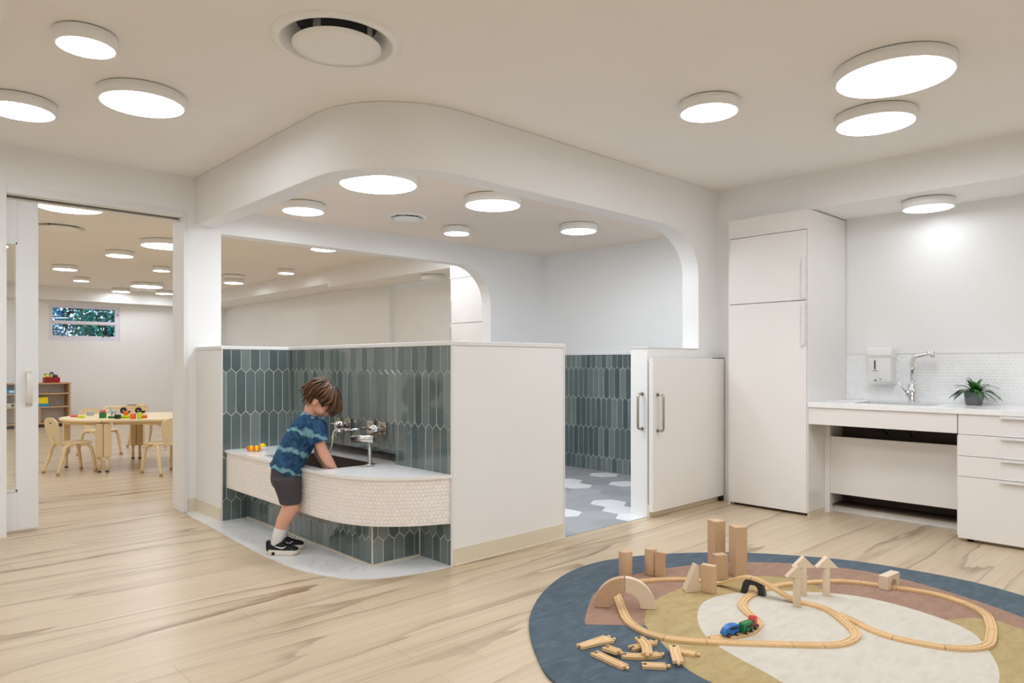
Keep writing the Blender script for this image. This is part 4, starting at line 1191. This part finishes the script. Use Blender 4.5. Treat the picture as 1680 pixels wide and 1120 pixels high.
P2_ = smooth_path([(3.262, 1.33), (3.245, 1.262), (3.21, 1.195), (3.172, 1.125), (3.155, 1.04), (3.168, .95), (3.196, .865), (3.245, .80), (3.305, .763), (3.37, .752), (3.45, .762), (3.55, .782), (3.64, .808), (3.73, .84), (3.80, .89), (3.85, .955), (3.885, 1.03), (3.90, 1.10), (3.89, 1.18), (3.868, 1.26), (3.845, 1.34), (3.82, 1.415), (3.785, 1.48), (3.725, 1.54), (3.64, 1.598), (3.555, 1.65), (3.47, 1.69), (3.384, 1.708), (3.302, 1.715), (3.223, 1.713), (3.135, 1.70), (3.055, 1.67), (2.985, 1.603), (2.93, 1.533), (2.885, 1.50), (2.815, 1.480), (2.745, 1.481), (2.69, 1.502), (2.635, 1.528), (2.575, 1.560)])
def cut(path, a, c, gap=.0011):
    """sub-path between lengths a and c"""
    cu = [0]
    for p, q in zip(path[:-1], path[1:]): cu.append(cu[-1] + (q - p).length)
    a = max(a, 0) + gap; c = min(c, cu[-1]) - gap
    def at(s_):
        i = 0
        while i < len(cu) - 2 and cu[i + 1] < s_: i += 1
        return path[i].lerp(path[i + 1], (s_ - cu[i]) / (cu[i + 1] - cu[i]))
    return [at(a)] + [p for p, s_ in zip(path, cu) if a + .003 < s_ < c - .003] + [at(c)]
def plen(path): return sum((q - p).length for p, q in zip(path[:-1], path[1:]))
def nearest(path, x, y):
    s_ = 0; best = (9, 0)
    for i, p in enumerate(path):
        if i: s_ += (p - path[i - 1]).length
        d = math.hypot(p.x - x, p.y - y)
        if d < best[0]: best = (d, s_)
    return best[1]
def track(segs, label, name='train_track'):
    b = B()
    for k, s_ in enumerate(segs): sweep_track(b, [p + Vector((0, 0, .0003 * k)) for p in s_])
    p = segs[0][len(segs[0]) // 2]
    o = b.obj(name, 'track', loc=(p.x, p.y, min(q.z for q in segs[0])))
    tag(o, label, 'toy track', 'joined wooden railway track pieces'); return o
def run(path, marks, labels):
    ss = [nearest(path, *m) for m in marks]
    for a, c, l in zip(ss[:-1], ss[1:], labels): track([cut(path, a, c)], l)
run(P1, [(3.255, 1.94), (3.196, 2.085), (3.04, 2.20), (2.86, 2.245), (2.72, 2.145), (2.592, 2.015), (2.466, 1.845), (2.458, 1.69)], [
    'curved wooden track piece at the foot of the ramp behind the brown upright block', 'straight wooden track piece behind the wooden wedge block', 'wooden track piece just behind the right leg of the half-round arch', 'wooden track piece turning behind the half-round arch', 'straight wooden track piece passing under the half-round arch', 'wooden track piece in front of the arch where the line bends down', 'curved wooden track piece at the leftmost bend of the circuit'])
run(P1, [(2.458, 1.69), (2.548, 1.55)], ['curved wooden track piece above the scattered loose tracks'])
s_a, s_b = nearest(P1, 2.548, 1.55), nearest(P1, 2.775, 1.298)
L2 = plen(P2_)
track([cut(P1, s_a, s_b), cut(P2_, nearest(P2_, 2.69, 1.502), L2 - .01)], 'wooden switch track in front of the blue toy engine, where two lines join', 'track_switch')
run(P1, [(2.775, 1.298), (2.86, 1.208), (2.989, 1.15), (3.115, 1.185)], ['straight wooden track piece on the front run right of the toy train', 'short wooden track piece on the front run before the tight bend', 'curved wooden track piece at the tight bend nearest the camera'])
track([cut(P1, nearest(P1, 3.115, 1.185), nearest(P1, 3.28, 1.355)), cut(P2_, .02, nearest(P2_, 3.21, 1.195))], 'wooden switch track in the middle of the rug with a forked end', 'track_switch')
run(P1, [(3.28, 1.355), (3.295, 1.50)], ['curved wooden track piece in front of the foremost toy tree'])
run(UP, [(3.296, 1.497), (3.264, 1.728), (3.255, 1.938)], ['raised wooden ramp track coming down from the black bridge to the front', 'raised wooden ramp track rising from behind the blocks to the black bridge'])
run(P2_, [(3.21, 1.195), (3.155, 1.04), (3.196, .865), (3.37, .752), (3.55, .782), (3.73, .84), (3.85, .955), (3.885, 1.03), (3.868, 1.26), (3.82, 1.415), (3.725, 1.54), (3.555, 1.65), (3.384, 1.708), (3.223, 1.713), (3.055, 1.67), (2.93, 1.533), (2.69, 1.502)][:17], [
    'curved wooden track piece just right of the middle switch', 'straight wooden track piece right of the curved one on the cream front run', 'long wooden track piece on the cream field towards the right bend', 'curved wooden track piece at the front right bend', 'straight wooden track piece at the right end lying across the gold field', 'curved wooden track piece at the far right bend',
    'short wooden track piece after the far right bend', 'wooden track piece on terracotta between the right bend and the small arch block', 'darker wooden track piece running under the small arch block', 'wooden track piece left of the small arch block', 'curved wooden track piece behind the rear toy trees', 'wooden track piece between the toy trees and the bridge', 'wooden track piece going under the black bridge',
    'curved wooden track piece in front of the black bridge', 'wooden track piece leading from the bridge bend to the red wagon', 'curved wooden track piece carrying the toy train'])
# black bridge support
b = B()
brc = Vector((3.266, 1.722, RZ)); ang = math.atan2(-.083, .021)
bm_ = Matrix.Translation(brc) @ Matrix.Rotation(ang, 4, 'Z') @ Matrix(((1, 0, 0, 0), (0, 0, 1, 0), (0, 1, 0, 0), (0, 0, 0, 1)))
outl = [(-.060, 0), (-.046, .058), (-.032, .069), (.032, .069), (.046, .058), (.060, 0), (.030, 0), (.022, .036), (.012, .047), (-.012, .047), (-.022, .036), (-.030, 0)]
b.prism_m(outl, -.021, .021, bm_)
o = b.obj('bridge_support', 'blackp', loc=brc, bevel=.003); tag(o, 'black plastic bridge support carrying the raised track', 'toy bridge')

# train
def vehicle(name, label, mat_, x, y, rz, z, L, shape):
    t = thing(name, label, 'toy train', (x, y, z), rz, 'wooden toy train standing on the track')
    mt = wm(t)
    side = Matrix(((1, 0, 0, 0), (0, 0, 1, 0), (0, 1, 0, 0), (0, 0, 0, 1)))
    b = B(); b.prism_m(shape, -.015, .015, mt @ side)
    b.obj('body', mat_, t, bevel=.0025)
    for sx in (-.30, .30):
        for sy in (-1, 1):
            b = B(); b.lathe([(.0085, -.0035), (.0085, .0035)], (0, 0, 0), 16, axis='Y', mtx=None)
            b.mi = 1; b.lathe([(.003, -.0045), (.003, .0045)], (0, 0, 0), 10, axis='Y')
            bmesh.ops.transform(b.bm, matrix=mt @ Matrix.Translation((sx * L, sy * .0175, .0085)), verts=b.bm.verts[:])
            b.obj('wheel', ['blackp', 'steel'], t)
    return t
tz = RZ + TT
eng = [(.036, .008), (.036, .044), (.010, .046), (-.012, .044), (-.030, .034), (-.041, .020), (-.042, .008)]
t = vehicle('toy_engine', 'blue wooden toy engine with a sloping nose at the head of the train', 'toy_blue', 2.668, 1.511, math.radians(-17), tz, .072, eng)
def recess(t, m_, a, c):
    b = B(); b.box(*a, *c); bmesh.ops.transform(b.bm, matrix=wm(t), verts=b.bm.verts[:]); return b.obj('window', m_, t)
recess(t, 'black', (-.012, -.0153, .026), (.030, -.0148, .037))
wag = [(-.034, .008), (-.034, .034), (-.030, .044), (.030, .044), (.034, .034), (.034, .008)]
t = vehicle('toy_wagon', 'green wooden toy wagon coupled behind the blue engine', 'toy_green', 2.749, 1.483, math.radians(-6), tz, .062, wag)
recess(t, 'black', (-.024, -.0153, .022), (.026, -.0148, .032))
cab = [(-.018, .006), (-.018, .040), (-.012, .050), (.0, .053), (.012, .050), (.018, .040), (.018, .006)]
t = vehicle('toy_wagon', 'red wooden toy wagon at the tail of the train, on the bend', 'toy_red', 2.812, 1.486, math.radians(10), tz, .036, cab)

# loose track pieces
def loose(label, cx, cy, L, ang, curve=0.0, z=0.0, tilt=0.0, wide=0.0, name='train_track'):
    b = B(); n = 12
    mt = Matrix.Translation((cx, cy, RZ + z)) @ Matrix.Rotation(ang, 4, 'Z') @ Matrix.Rotation(tilt, 4, 'Y')
    def line(fx):
        return [Vector(fx(-L / 2 + L * i / n)) for i in range(n + 1)]
    sweep_track(b, line(lambda s_: (s_, curve * (s_ * s_ - (L / 2) ** 2) / L, 0)))
    ends = [(L / 2, 0)]
    if wide:
        sweep_track(b, line(lambda s_: (s_, -wide * ((s_ + L / 2) / L) ** 1.6, .0003)))
        ends.append((L / 2, -wide))
    for ex, ey in ends:                        # round peg
        b.lathe([(.006, 0), (.006, TT)], (ex + .012, ey, 0), 14); b.box(ex - .002, ey - .0025, 0, ex + .008, ey + .0025, TT)
    b.mi = 1; b.lathe([(.0065, TT - .003), (.0065, TT + .0002)], (-L / 2 + .012, 0, 0), 14); b.box(-L / 2 - .0002, -.0028, .002, -L / 2 + .008, .0028, TT + .0002)
    bmesh.ops.transform(b.bm, matrix=mt, verts=b.bm.verts[:])
    o = b.obj(name, ['track', 'black'], loc=(cx, cy, RZ + z)); tag(o, label, 'toy track', 'loose wooden track pieces on the rug'); return o
IR = math.atan2(-.6845, .729)                  # direction that runs to the right in view
loose('loose forked wooden switch piece, leftmost on the blue rug', 2.205, 1.862, .155, math.atan2(-.052, .169) + .2, 0, 0, 0, .030, 'track_switch')
loose('loose straight wooden track piece slanting down below the forked one', 2.118, 1.71, .165, math.atan2(-.174, -.015), 0)
loose('short loose wooden track piece leaning on the slanting one', 2.178, 1.744, .066, math.atan2(-.058, .003), 0, .0125, .0)
loose('loose curved wooden track piece lying under the other curved one', 2.245, 1.655, .150, math.atan2(-.103, .123), .35)
loose('loose curved wooden track piece lying on top across the pile', 2.297, 1.684, .165, math.atan2(-.130, -.120), -.30, .0126, .0)
loose('loose wooden track piece at the back under the curved pile', 2.325, 1.705, .125, math.atan2(-.023, .108), 0)
loose('short loose wooden track piece lying in front of the pile', 2.20, 1.562, .088, math.atan2(-.066, .058), 0)
loose('loose straight wooden track piece at the right, pointing to the camera', 2.325, 1.548, .150, math.atan2(-.121, -.142), 0, .0125)
loose('short loose wooden track piece half under the right-hand straight one', 2.392, 1.552, .085, math.atan2(-.056, .02), 0)

# ------------------------------------------------------------------ building blocks
def block(name, label, b, loc, m_='block', bev=.002, group='wooden building blocks on the rug'):
    o = b.obj(name, m_, loc=loc, bevel=bev); tag(o, label, 'toy block', group); return o
def cyl(label, x, y, r, h, m_='block'):
    b = B(); b.lathe([(r, RZ), (r, RZ + h)], (x, y, 0), 40); return block('round_block', label, b, (x, y, RZ), m_, .0015)
def half_cyl(label, x, y, r, h, rz):
    b = B(); b.prism([(x + r * math.cos(math.radians(a) + rz), y + r * math.sin(math.radians(a) + rz)) for a in range(-90, 91, 9)], RZ, RZ + h); return block('half_round_block', label, b, (x, y, RZ), 'block', .0015)
def brick(label, x, y, w, d, h, rz, m_='block'):
    b = B(); b.box(-w / 2, -d / 2, 0, w / 2, d / 2, h, mtx=Matrix.Translation((x, y, RZ)) @ Matrix.Rotation(rz, 4, 'Z')); return block('rectangular_block', label, b, (x, y, RZ), m_, .0025)
cyl('round wooden column block standing behind the half-round arch', 3.03, 2.335, .037, .138)
cyl('round wooden column block, the left of the close pair behind the track', 3.165, 2.265, .034, .142)
half_cyl('half-round wooden column block, the right of the close pair behind the track', 3.150, 2.198, .030, .134, IR + .9)
brick('tall dark wooden post block, the left of the two tallest', 3.515, 2.075, .070, .070, .272, IR + .35, 'block')
brick('tall light wooden post block, the right of the two tallest', 3.49, 1.93, .070, .070, .268, IR + .25, 'blockw')
brick('short pale wooden block in front of the tall left post', 3.365, 1.965, .066, .050, .132, IR + .25, 'blockw')
brick('short brown wooden block standing right of the wedge', 3.125, 1.888, .036, .070, .138, IR + .9, 'block')
# wedge
b = B(); mt = Matrix.Translation((3.075, 1.96, RZ)) @ Matrix.Rotation(IR + .22, 4, 'Z') @ Matrix(((1, 0, 0, 0), (0, 0, 1, 0), (0, 1, 0, 0), (0, 0, 0, 1)))
b.prism_m([(-.036, 0), (.034, 0), (.034, .132), (.022, .138), (-.036, .014)], -.022, .022, mt); block('wedge_block', 'pale wooden wedge block standing left of the short brown block', b, (3.075, 1.96, RZ), 'blockp')
# half-round arch of two quarter rings
a0, a1 = Vector((2.552, 2.150, RZ)), Vector((2.736, 1.932, RZ)); dv = (a1 - a0).normalized(); mid = (a0 + a1) / 2; R0 = .143; R1 = .072
mt = Matrix.Translation(mid) @ Matrix.Rotation(math.atan2(dv.y, dv.x), 4, 'Z') @ Matrix(((1, 0, 0, 0), (0, 0, 1, 0), (0, 1, 0, 0), (0, 0, 0, 1)))
for (s0, s1, l, m_) in ((91, 180, 'left quarter of the big wooden arch standing over the track', 'blockw'), (0, 89.2, 'right quarter of the big wooden arch standing over the track', 'blockp')):
    b = B(); n = 14
    po = [(R0 * math.cos(math.radians(s0 + (s1 - s0) * i / n)), R0 * math.sin(math.radians(s0 + (s1 - s0) * i / n))) for i in range(n + 1)]
    pi_ = [(R1 * math.cos(math.radians(s0 + (s1 - s0) * i / n)), R1 * math.sin(math.radians(s0 + (s1 - s0) * i / n))) for i in range(n, -1, -1)]
    b.prism_m(po + pi_, -.018, .018, mt); block('quarter_ring_block', l, b, (mid.x, mid.y, RZ), m_)
# small arch block over the track
ABX, ABY = 3.872, 1.297
b = B(); mt = Matrix.Translation((ABX, ABY, RZ)) @ Matrix.Rotation(math.radians(-4.3), 4, 'Z') @ Matrix(((1, 0, 0, 0), (0, 0, 1, 0), (0, 1, 0, 0), (0, 0, 0, 1)))
ar = [(-.070, 0), (-.070, .070), (.070, .070), (.070, 0), (.034, 0)] + [(.034 * math.cos(math.radians(a)), .012 + .034 * math.sin(math.radians(a))) for a in range(0, 181, 15)] + [(-.034, 0)]
b.prism_m(ar, -.0225, .0225, mt); block('arch_block', 'small pale wooden arch block straddling the track on the terracotta field', b, (ABX, ABY, RZ), 'blockp')
# toy trees: a column with a triangular roof block on it
def tree(x, y, rz, la, lc):
    b = B(); b.lathe([(.0175, RZ), (.0175, RZ + .140)], (x, y, 0), 32); block('round_block', la, b, (x, y, RZ), 'blockp', .001)
    b = B(); mt = Matrix.Translation((x, y, RZ + .1402)) @ Matrix.Rotation(rz, 4, 'Z') @ Matrix(((1, 0, 0, 0), (0, 0, 1, 0), (0, 1, 0, 0), (0, 0, 0, 1)))
    b.prism_m([(-.052, 0), (.052, 0), (0, .054)], -.018, .018, mt); block('triangle_block', lc, b, (x, y, RZ + .1402), 'blockp', .0015)
tree(3.245, 1.492, IR - .08, 'thin round column block of the foremost toy tree', 'triangular wooden block on top of the foremost toy tree')
tree(3.425, 1.543, IR - .08, 'thin round column block of the toy tree behind the foremost one', 'triangular wooden block on the toy tree behind the foremost one')
tree(3.505, 1.463, IR - .05, 'thin round column block of the toy tree standing to the right', 'triangular wooden block on the toy tree standing to the right')
# ------------------------------------------------------------------ far classroom furniture
def make_chair():
    t = thing('toddler_chair', 'x', 'chair', (0, 0, 0), 0, 'beige toddler chairs round the tables')
    b = B()          # seat faces +X
    out = [(-.13, -.12), (-.10, -.145), (.0, -.155), (.10, -.160), (.145, -.145), (.16, -.10), (.165, 0), (.16, .10), (.145, .145), (.10, .160), (0, .155), (-.10, .145), (-.13, .12), (-.14, 0)]
    b.prism(smooth_poly(out, 3), .312, .326); b.obj('seat', 'birch', t, bevel=.003)
    b = B()          # moulded back with a hand slot
    mt = Matrix.Translation((-.150, 0, .30)) @ Matrix.Rotation(math.radians(-11), 4, 'Y') @ Matrix(((0, 0, 1, 0), (1, 0, 0, 0), (0, 1, 0, 0), (0, 0, 0, 1)))
    sh = [(-.060, 0), (-.055, .08), (-.10, .13), (-.145, .19), (-.150, .23), (-.125, .275), (-.07, .295), (0, .30), (.07, .295), (.125, .275), (.150, .23), (.145, .19), (.10, .13), (.055, .08), (.060, 0)]
    n = 7; fr = [sh[i] for i in range(len(sh))]
    sl = [(-.022, .045), (-.022, .10), (0, .12), (.022, .10), (.022, .045)]
    half = [(-.150, .225), (-.146, .18), (-.132, .12), (-.108, .06), (-.092, 0), (-.034, 0), (-.034, .085), (-.022, .108), (0, .118), (0, .30), (-.06, .297), (-.11, .282), (-.138, .258)]
    b.prism_m(half, -.006, .006, mt); b.prism_m([(-x, y) for x, y in half[::-1]], -.006, .006, mt)
    b.box(-.152, -.09, .306, -.10, .09, .3118)
    bk = b.obj('backrest', 'birch', t)
    b = B(); b.prism_m([(-.016, .235), (.016, .235), (.013, .250), (-.013, .250)], -.0068, .0068, mt); b.obj('hand_hole', 'soil', bk)
    for sx in (-1, 1):
        for sy in (-1, 1):
            p = catmull([(sx * .04, sy * .128, .304), (sx * .095, sy * .135, .300), (sx * .128, sy * .142, .268), (sx * .148, sy * .150, .18), (sx * .172 + (-.03 if sx < 0 else 0), sy * .158, .02)], 5)
            b = B(); b.tube(p, [.019, .019, .0185] + [.018] * (len(p) - 6) + [.014] * 3, 10); lg = b.obj('leg', 'birch', t)
            e = Vector(p[-1]); b = B(); b.lathe([(.0165, 0), (.0175, .028), (.015, .032)], (e.x, e.y, 0), 12); b.obj('rubber_foot', 'rubber_cap', lg)
    return t
ch = make_chair(); ch.location = (1.69, 8.665, 0); ch.rotation_euler.z = math.radians(13); ch['label'] = 'beige toddler chair at the left end of the round-ended table, seen from the side'
dup(ch, (2.27, 10.02, 0), math.radians(-68), 'beige toddler chair behind the table, between the shelf and the toy truck')
dup(ch, (2.98, 10.60, 0), math.radians(-72), 'beige toddler chair farthest back, behind the toy truck')
dup(ch, (2.41, 7.94, 0), math.radians(102), 'beige toddler chair nearest the doorway with its back to the camera, cut by the jamb')
sd = Vector((.52, .85, 0)).normalized(); pd = Vector((.85, -.52, 0)).normalized(); S0 = Vector((1.91, 8.39, 0))
def table(label, poly, legs, loc):
    t = thing('activity_table', label, 'table', loc, 0, 'beige children\'s tables in the far classroom')
    b = B(); b.prism(poly, .535, .56); b.obj('tabletop', 'birch', t, bevel=.006)
    b = B()
    c = Vector((sum(p[0] for p in poly) / len(poly), sum(p[1] for p in poly) / len(poly)))
    b.prism([(c.x + (x - c.x) * .86, c.y + (y - c.y) * .86) for x, y in poly], .50, .536); b.obj('apron', 'birch', t)
    for x, y in legs:
        b = B(); b.box(x - .032, y - .032, .16, x + .032, y + .032, .52, bev=.008); lg = b.obj('leg', 'birch', t)
        b = B(); b.lathe([(.016, .015), (.016, .162)], (x, y, 0), 14); b.mi = 1; b.lathe([(.018, 0), (.018, .016)], (x, y, 0), 14); b.obj('leg_extension', ['birch', 'blackp'], lg)
C0 = S0 + sd * .61
hd_ = [(C0 + sd * .60 * math.cos(math.radians(a)) - pd * .60 * math.sin(math.radians(a)))[:2] for a in range(0, 181, 9)]
f2 = lambda v: (v.x, v.y)
table('beige half-round children\'s table with toy bricks on it, left half of the pair', hd_, [f2(S0 + sd * .05 - pd * .036), f2(S0 + sd * 1.15 - pd * .036), f2(C0 - pd * .52 - sd * .12)], (C0.x, C0.y, 0))
q0 = S0 + pd * .004
rect = [f2(q0), f2(q0 + pd * 1.2), f2(q0 + pd * 1.2 + sd * 1.2), f2(q0 + sd * 1.2)]
table('beige rectangular children\'s table joined to the half-round one, cut by the jamb', rect, [f2(q0 + sd * .05 + pd * .036), f2(q0 + sd * 1.15 + pd * .036), f2(q0 + sd * .05 + pd * 1.15), f2(q0 + sd * 1.15 + pd * 1.15)], (2.9, 8.6, 0))
rect = [(3.35, 9.2), (4.5, 8.9), (4.7, 9.5), (3.5, 9.85)]
table('separate beige table standing behind the others beside the right jamb', rect, [(3.45, 9.28), (4.45, 9.0), (3.57, 9.74), (4.6, 9.42)], (4.0, 9.4, 0))

# toy bricks and truck on the tables
ITZ = .5605
def at_px(px, depth):
    r = (px - 840) / 1150; fx0, fy0 = .68453, .72899
    return depth * (fx0 + r * fy0), depth * (fy0 - r * fx0)
gi = 'coloured toy bricks on the children\'s table'
def tbrick(px, dep, w, h, m_, label, z=ITZ, name='toy_brick', d=.05):
    x, y = at_px(px, dep); b = B()
    b.box(-w / 2, -d / 2, 0, w / 2, d / 2, h, bev=.006, mtx=Matrix.Translation((x, y, z)) @ Matrix.Rotation(IR + .1, 4, 'Z'))
    o = b.obj(name, m_, loc=(x, y, z)); return tag(o, label, 'toy brick', gi)
tbrick(121.5, 7.85, .060, .024, 'toy_pink', 'flat pink toy brick, leftmost on the children\'s table')
tbrick(133, 7.75, .060, .024, 'toy_lime', 'flat lime green toy brick right of the pink one')
tbrick(148, 8.1, .065, .045, 'toy_grey', 'pale grey toy brick on the half-round table')
tbrick(168.5, 7.72, .060, .060, 'toy_green', 'green toy brick carrying a pink one')
tbrick(168.5, 7.72, .040, .026, 'toy_pink', 'small pink toy brick stacked on the green one', ITZ + .0605)
tbrick(184, 7.70, .075, .022, 'toy_green', 'flat dark green toy brick left of the black one')
tbrick(193, 7.62, .055, .045, 'blackp', 'black cube toy brick near the front table edge')
tbrick(205, 7.70, .085, .028, 'toy_lime', 'long lime toy brick right of the black cube')
tbrick(206.5, 7.80, .038, .070, 'toy_orange', 'upright red-orange toy brick behind the lime one')
tbrick(218, 7.62, .048, .052, 'toy_orange', 'orange cube toy brick beside the upright lime brick')
tbrick(228.5, 7.62, .034, .070, 'toy_lime', 'upright lime toy brick between two orange ones')
tbrick(236.5, 7.72, .050, .032, 'toy_orange', 'low orange toy brick, rightmost on the table')
x, y = at_px(187, 8.1); b = B()
hx = Vector((.729, -.6845, 0)); hc0 = Vector((x, y, ITZ))
b.tube([hc0 + hx * -.035 + Vector((0, 0, .048)), hc0 + hx * .02 + Vector((0, 0, .046))], .016, 10); b.tube([hc0 + hx * -.028 + Vector((0, 0, .05)), hc0 + hx * -.040 + Vector((0, 0, .095))], [.013, .009], 8)
b.tube([hc0 + hx * -.036 + Vector((0, 0, .095)), hc0 + hx * -.066 + Vector((0, 0, .080))], [.010, .006], 8)
for q_ in (-.028, .018):
    for r_ in (-.009, .009): b.tube([hc0 + hx * q_ + Vector((r_ * .68, r_ * .73, .0005)), hc0 + hx * q_ + Vector((r_ * .68, r_ * .73, .045))], .006, 6)
tag(b.obj('toy_horse', 'toy_grey', loc=(x, y, ITZ)), 'small pale grey toy animal left of the wooden truck', 'toy')
x, y = at_px(206, 8.45)
t = thing('toy_truck', 'long wooden toy truck with black wheels on the children\'s table', 'toy truck', (x, y, ITZ), IR + .1)
def tb(name, m_, parent, *c, bev=.004):
    b = B(); b.box(*c, bev=bev, mtx=wm(t)); return b.obj(name, m_, parent)
tb('chassis', 'birch', t, -.23, -.05, .030, .22, .05, .060); tb('cargo_bed', 'birch', t, -.23, -.05, .060, -.02, .05, .085); tb('cab', 'birch', t, .02, -.05, .060, .22, .05, .105)
tb('windscreen', 'blackp', t, .04, -.0505, .098, .14, .0505, .1055, bev=0)
for sx in (.0, .17):
    for sy in (-.056, .056):
        b = B(); b.lathe([(.036, -.012), (.036, .012)], (0, 0, 0), 20, axis='Y'); b.mi = 1; b.lathe([(.008, -.0135), (.008, .0135)], (0, 0, 0), 10, axis='Y')
        bmesh.ops.transform(b.bm, matrix=wm(t) @ Matrix.Translation((sx, sy, .036)), verts=b.bm.verts[:]); b.obj('wheel', ['blackp', 'steel'], t)

# open shelf against the far wall
t = thing('open_shelf', 'low open birch shelf unit standing against the far wall of the classroom', 'shelf', (2.2, 15.3, 0))
SXL, SXR = 1.30, 2.93
for x0 in (SXL, SXR - .03): boxobj('side_panel', 'shelfw', (x0, 15.08, .06), (x0 + .03, 15.48, .805), t)
for z0, nm in ((.06, 'bottom_board'), (.355, 'shelf_board'), (.60, 'shelf_board')): boxobj(nm, 'shelfw', (SXL + .03, 15.09, z0), (SXR - .03, 15.48, z0 + .022), t)
boxobj('top_board', 'shelfw', (SXL - .005, 15.075, .785), (SXR + .005, 15.48, .808), t); boxobj('divider', 'shelfw', (2.44, 15.10, .082), (2.465, 15.46, .355), t); boxobj('divider', 'shelfw', (1.85, 15.10, .082), (1.875, 15.46, .785), t)
boxobj('back_panel', 'white_pl', (SXL, 15.47, .06), (SXR, 15.485, .80), t); boxobj('plinth', 'dark', (SXL + .02, 15.12, 0), (SXR - .02, 15.46, .06), t)
def sitem(name, label, m_, c, cat, bev=.01):
    o = boxobj(name, m_, c[:3], c[3:], bev=bev, loc=((c[0] + c[3]) / 2, (c[1] + c[4]) / 2, c[2])); tag(o, label, cat); return o
sitem('storage_box', 'yellow box standing in a blue tray on the shelf', 'toy_yellow', (2.30, 15.12, .425, 2.585, 15.36, .545), 'box')
o = sitem('tray', 'blue tray under the yellow box on the shelf', 'bin_blue', (2.28, 15.11, .3775, 2.60, 15.38, .424), 'tray')
t = thing('storage_bin', 'blue bin with a white label seen through the pocket door glass', 'bin', (1.98, 15.25, .6225))
boxobj('bin_body', 'bin_blue', (1.90, 15.12, .6225), (2.16, 15.4, .70), t, bev=.008); boxobj('label_card', 'white_pl', (2.0, 15.116, .645), (2.07, 15.121, .675), t)
t = thing('toy_till', 'cream toy box with a black dot seen through the pocket door glass', 'toy', (2.0, 15.25, .3775))
boxobj('box_body', 'cream_pl', (1.90, 15.12, .3775), (2.16, 15.38, .45), t, bev=.006); boxobj('front_mark', 'blackp', (1.94, 15.116, .40), (1.97, 15.121, .43), t); boxobj('front_mark', 'veg', (2.03, 15.116, .395), (2.08, 15.121, .435), t)
t = thing('toy_basket', 'red basket with toy vegetables on top of the open shelf', 'basket', (2.66, 15.25, .808))
b = B(); b.box(2.535, 15.14, .8085, 2.775, 15.36, .905, bev=.01); b.obj('basket_body', 'basket_red', t)
b = B(); b.tube([(2.66, 15.25 - .1 * math.cos(a), .90 + .10 * math.sin(a)) for a in [PI * k / 12 for k in range(13)]], .007, 8)
b.tube([(2.66 - .045 * math.cos(a), 15.25, .90 + .095 * math.sin(a)) for a in [PI * k / 12 for k in range(13)]], .008, 8); b.obj('handle', 'blackp', t)
for (x, y, z, r, m_, l) in ((2.585, 15.22, .925, .038, 'toy_yellow', 'yellow toy vegetable at the left in the red basket'), (2.57, 15.27, .955, .022, 'toy_green', 'green toy vegetable top in the red basket'), (2.72, 15.24, .92, .036, 'veg', 'dark toy vegetable at the right in the red basket')):
    b = B(); b.sphere((x, y, z), (r * 1.1, r, r), 12, 8); tag(b.obj('toy_vegetable', m_, loc=(x, y, z)), l, 'toy food', 'toy vegetables in the red basket')

# ------------------------------------------------------------------ bushes outside the classroom window
rng = random.Random(31)
def bush(x, y, z, rx, ry, rz, n, label, cols):
    t = thing('shrub', label, 'shrub', (x, y, 0), 0, 'shrubs outside the classroom window')
    b = B()
    for k in range(n):
        a = rng.uniform(0, 2 * PI); c_ = rng.uniform(-1, 1); q = math.sqrt(1 - c_ * c_); rr = rng.uniform(.6, 1)
        p = Vector((x + rx * rr * q * math.cos(a), y + ry * rr * q * math.sin(a), z + rz * rr * c_))
        L = rng.uniform(.08, .16); d = Vector((rng.gauss(0, 1), rng.gauss(0, 1), rng.gauss(0, .7))).normalized(); s_ = d.cross(Vector((0, 0, 1))).normalized() * L * .38
        b.mi = rng.randrange(len(cols))
        v = [b.bm.verts.new(q_) for q_ in (p, p + d * L * .5 + s_, p + d * L, p + d * L * .5 - s_)]
        b._f(v)
    b.obj('foliage', cols, t, recalc=False)
    b = B()
    for k in range(7):
        b.tube([(x + .03 * k - .1, y, 0), (x + rng.uniform(-.3, .3), y + rng.uniform(-.2, .2), z * .6), (x + rng.uniform(-.6, .6) * rx, y + rng.uniform(-.3, .3), z + rz * .4)], [.03, .02, .008], 6)
    b.obj('stem', 'soil', t)
plain('leaf_teal', (50, 170, 165), .4, var=.3, scale=9); plain('leaf_blue', (80, 150, 200), .4, var=.3, scale=9); plain('leaf_green', (60, 160, 110), .4, var=.3, scale=9)
bush(3.3, 18.1, 1.6, 2.2, .4, 1.5, 9000, 'dark green dense shrub filling the view behind the other two', ['leaf_teal', 'leaf_dark', 'leaf_blue'])
bush(2.55, 16.95, 1.75, .62, .4, 1.0, 1800, 'teal leafed shrub outside the left half of the high window', ['leaf_teal', 'leaf_blue'])
bush(4.0, 17.0, 1.8, .7, .4, 1.1, 1800, 'green leafed shrub outside the right half of the high window', ['leaf_green', 'leaf_teal'])
sbox('ground_outside', 'soil', -1, 16.2, -.06, 8, 21, 0)
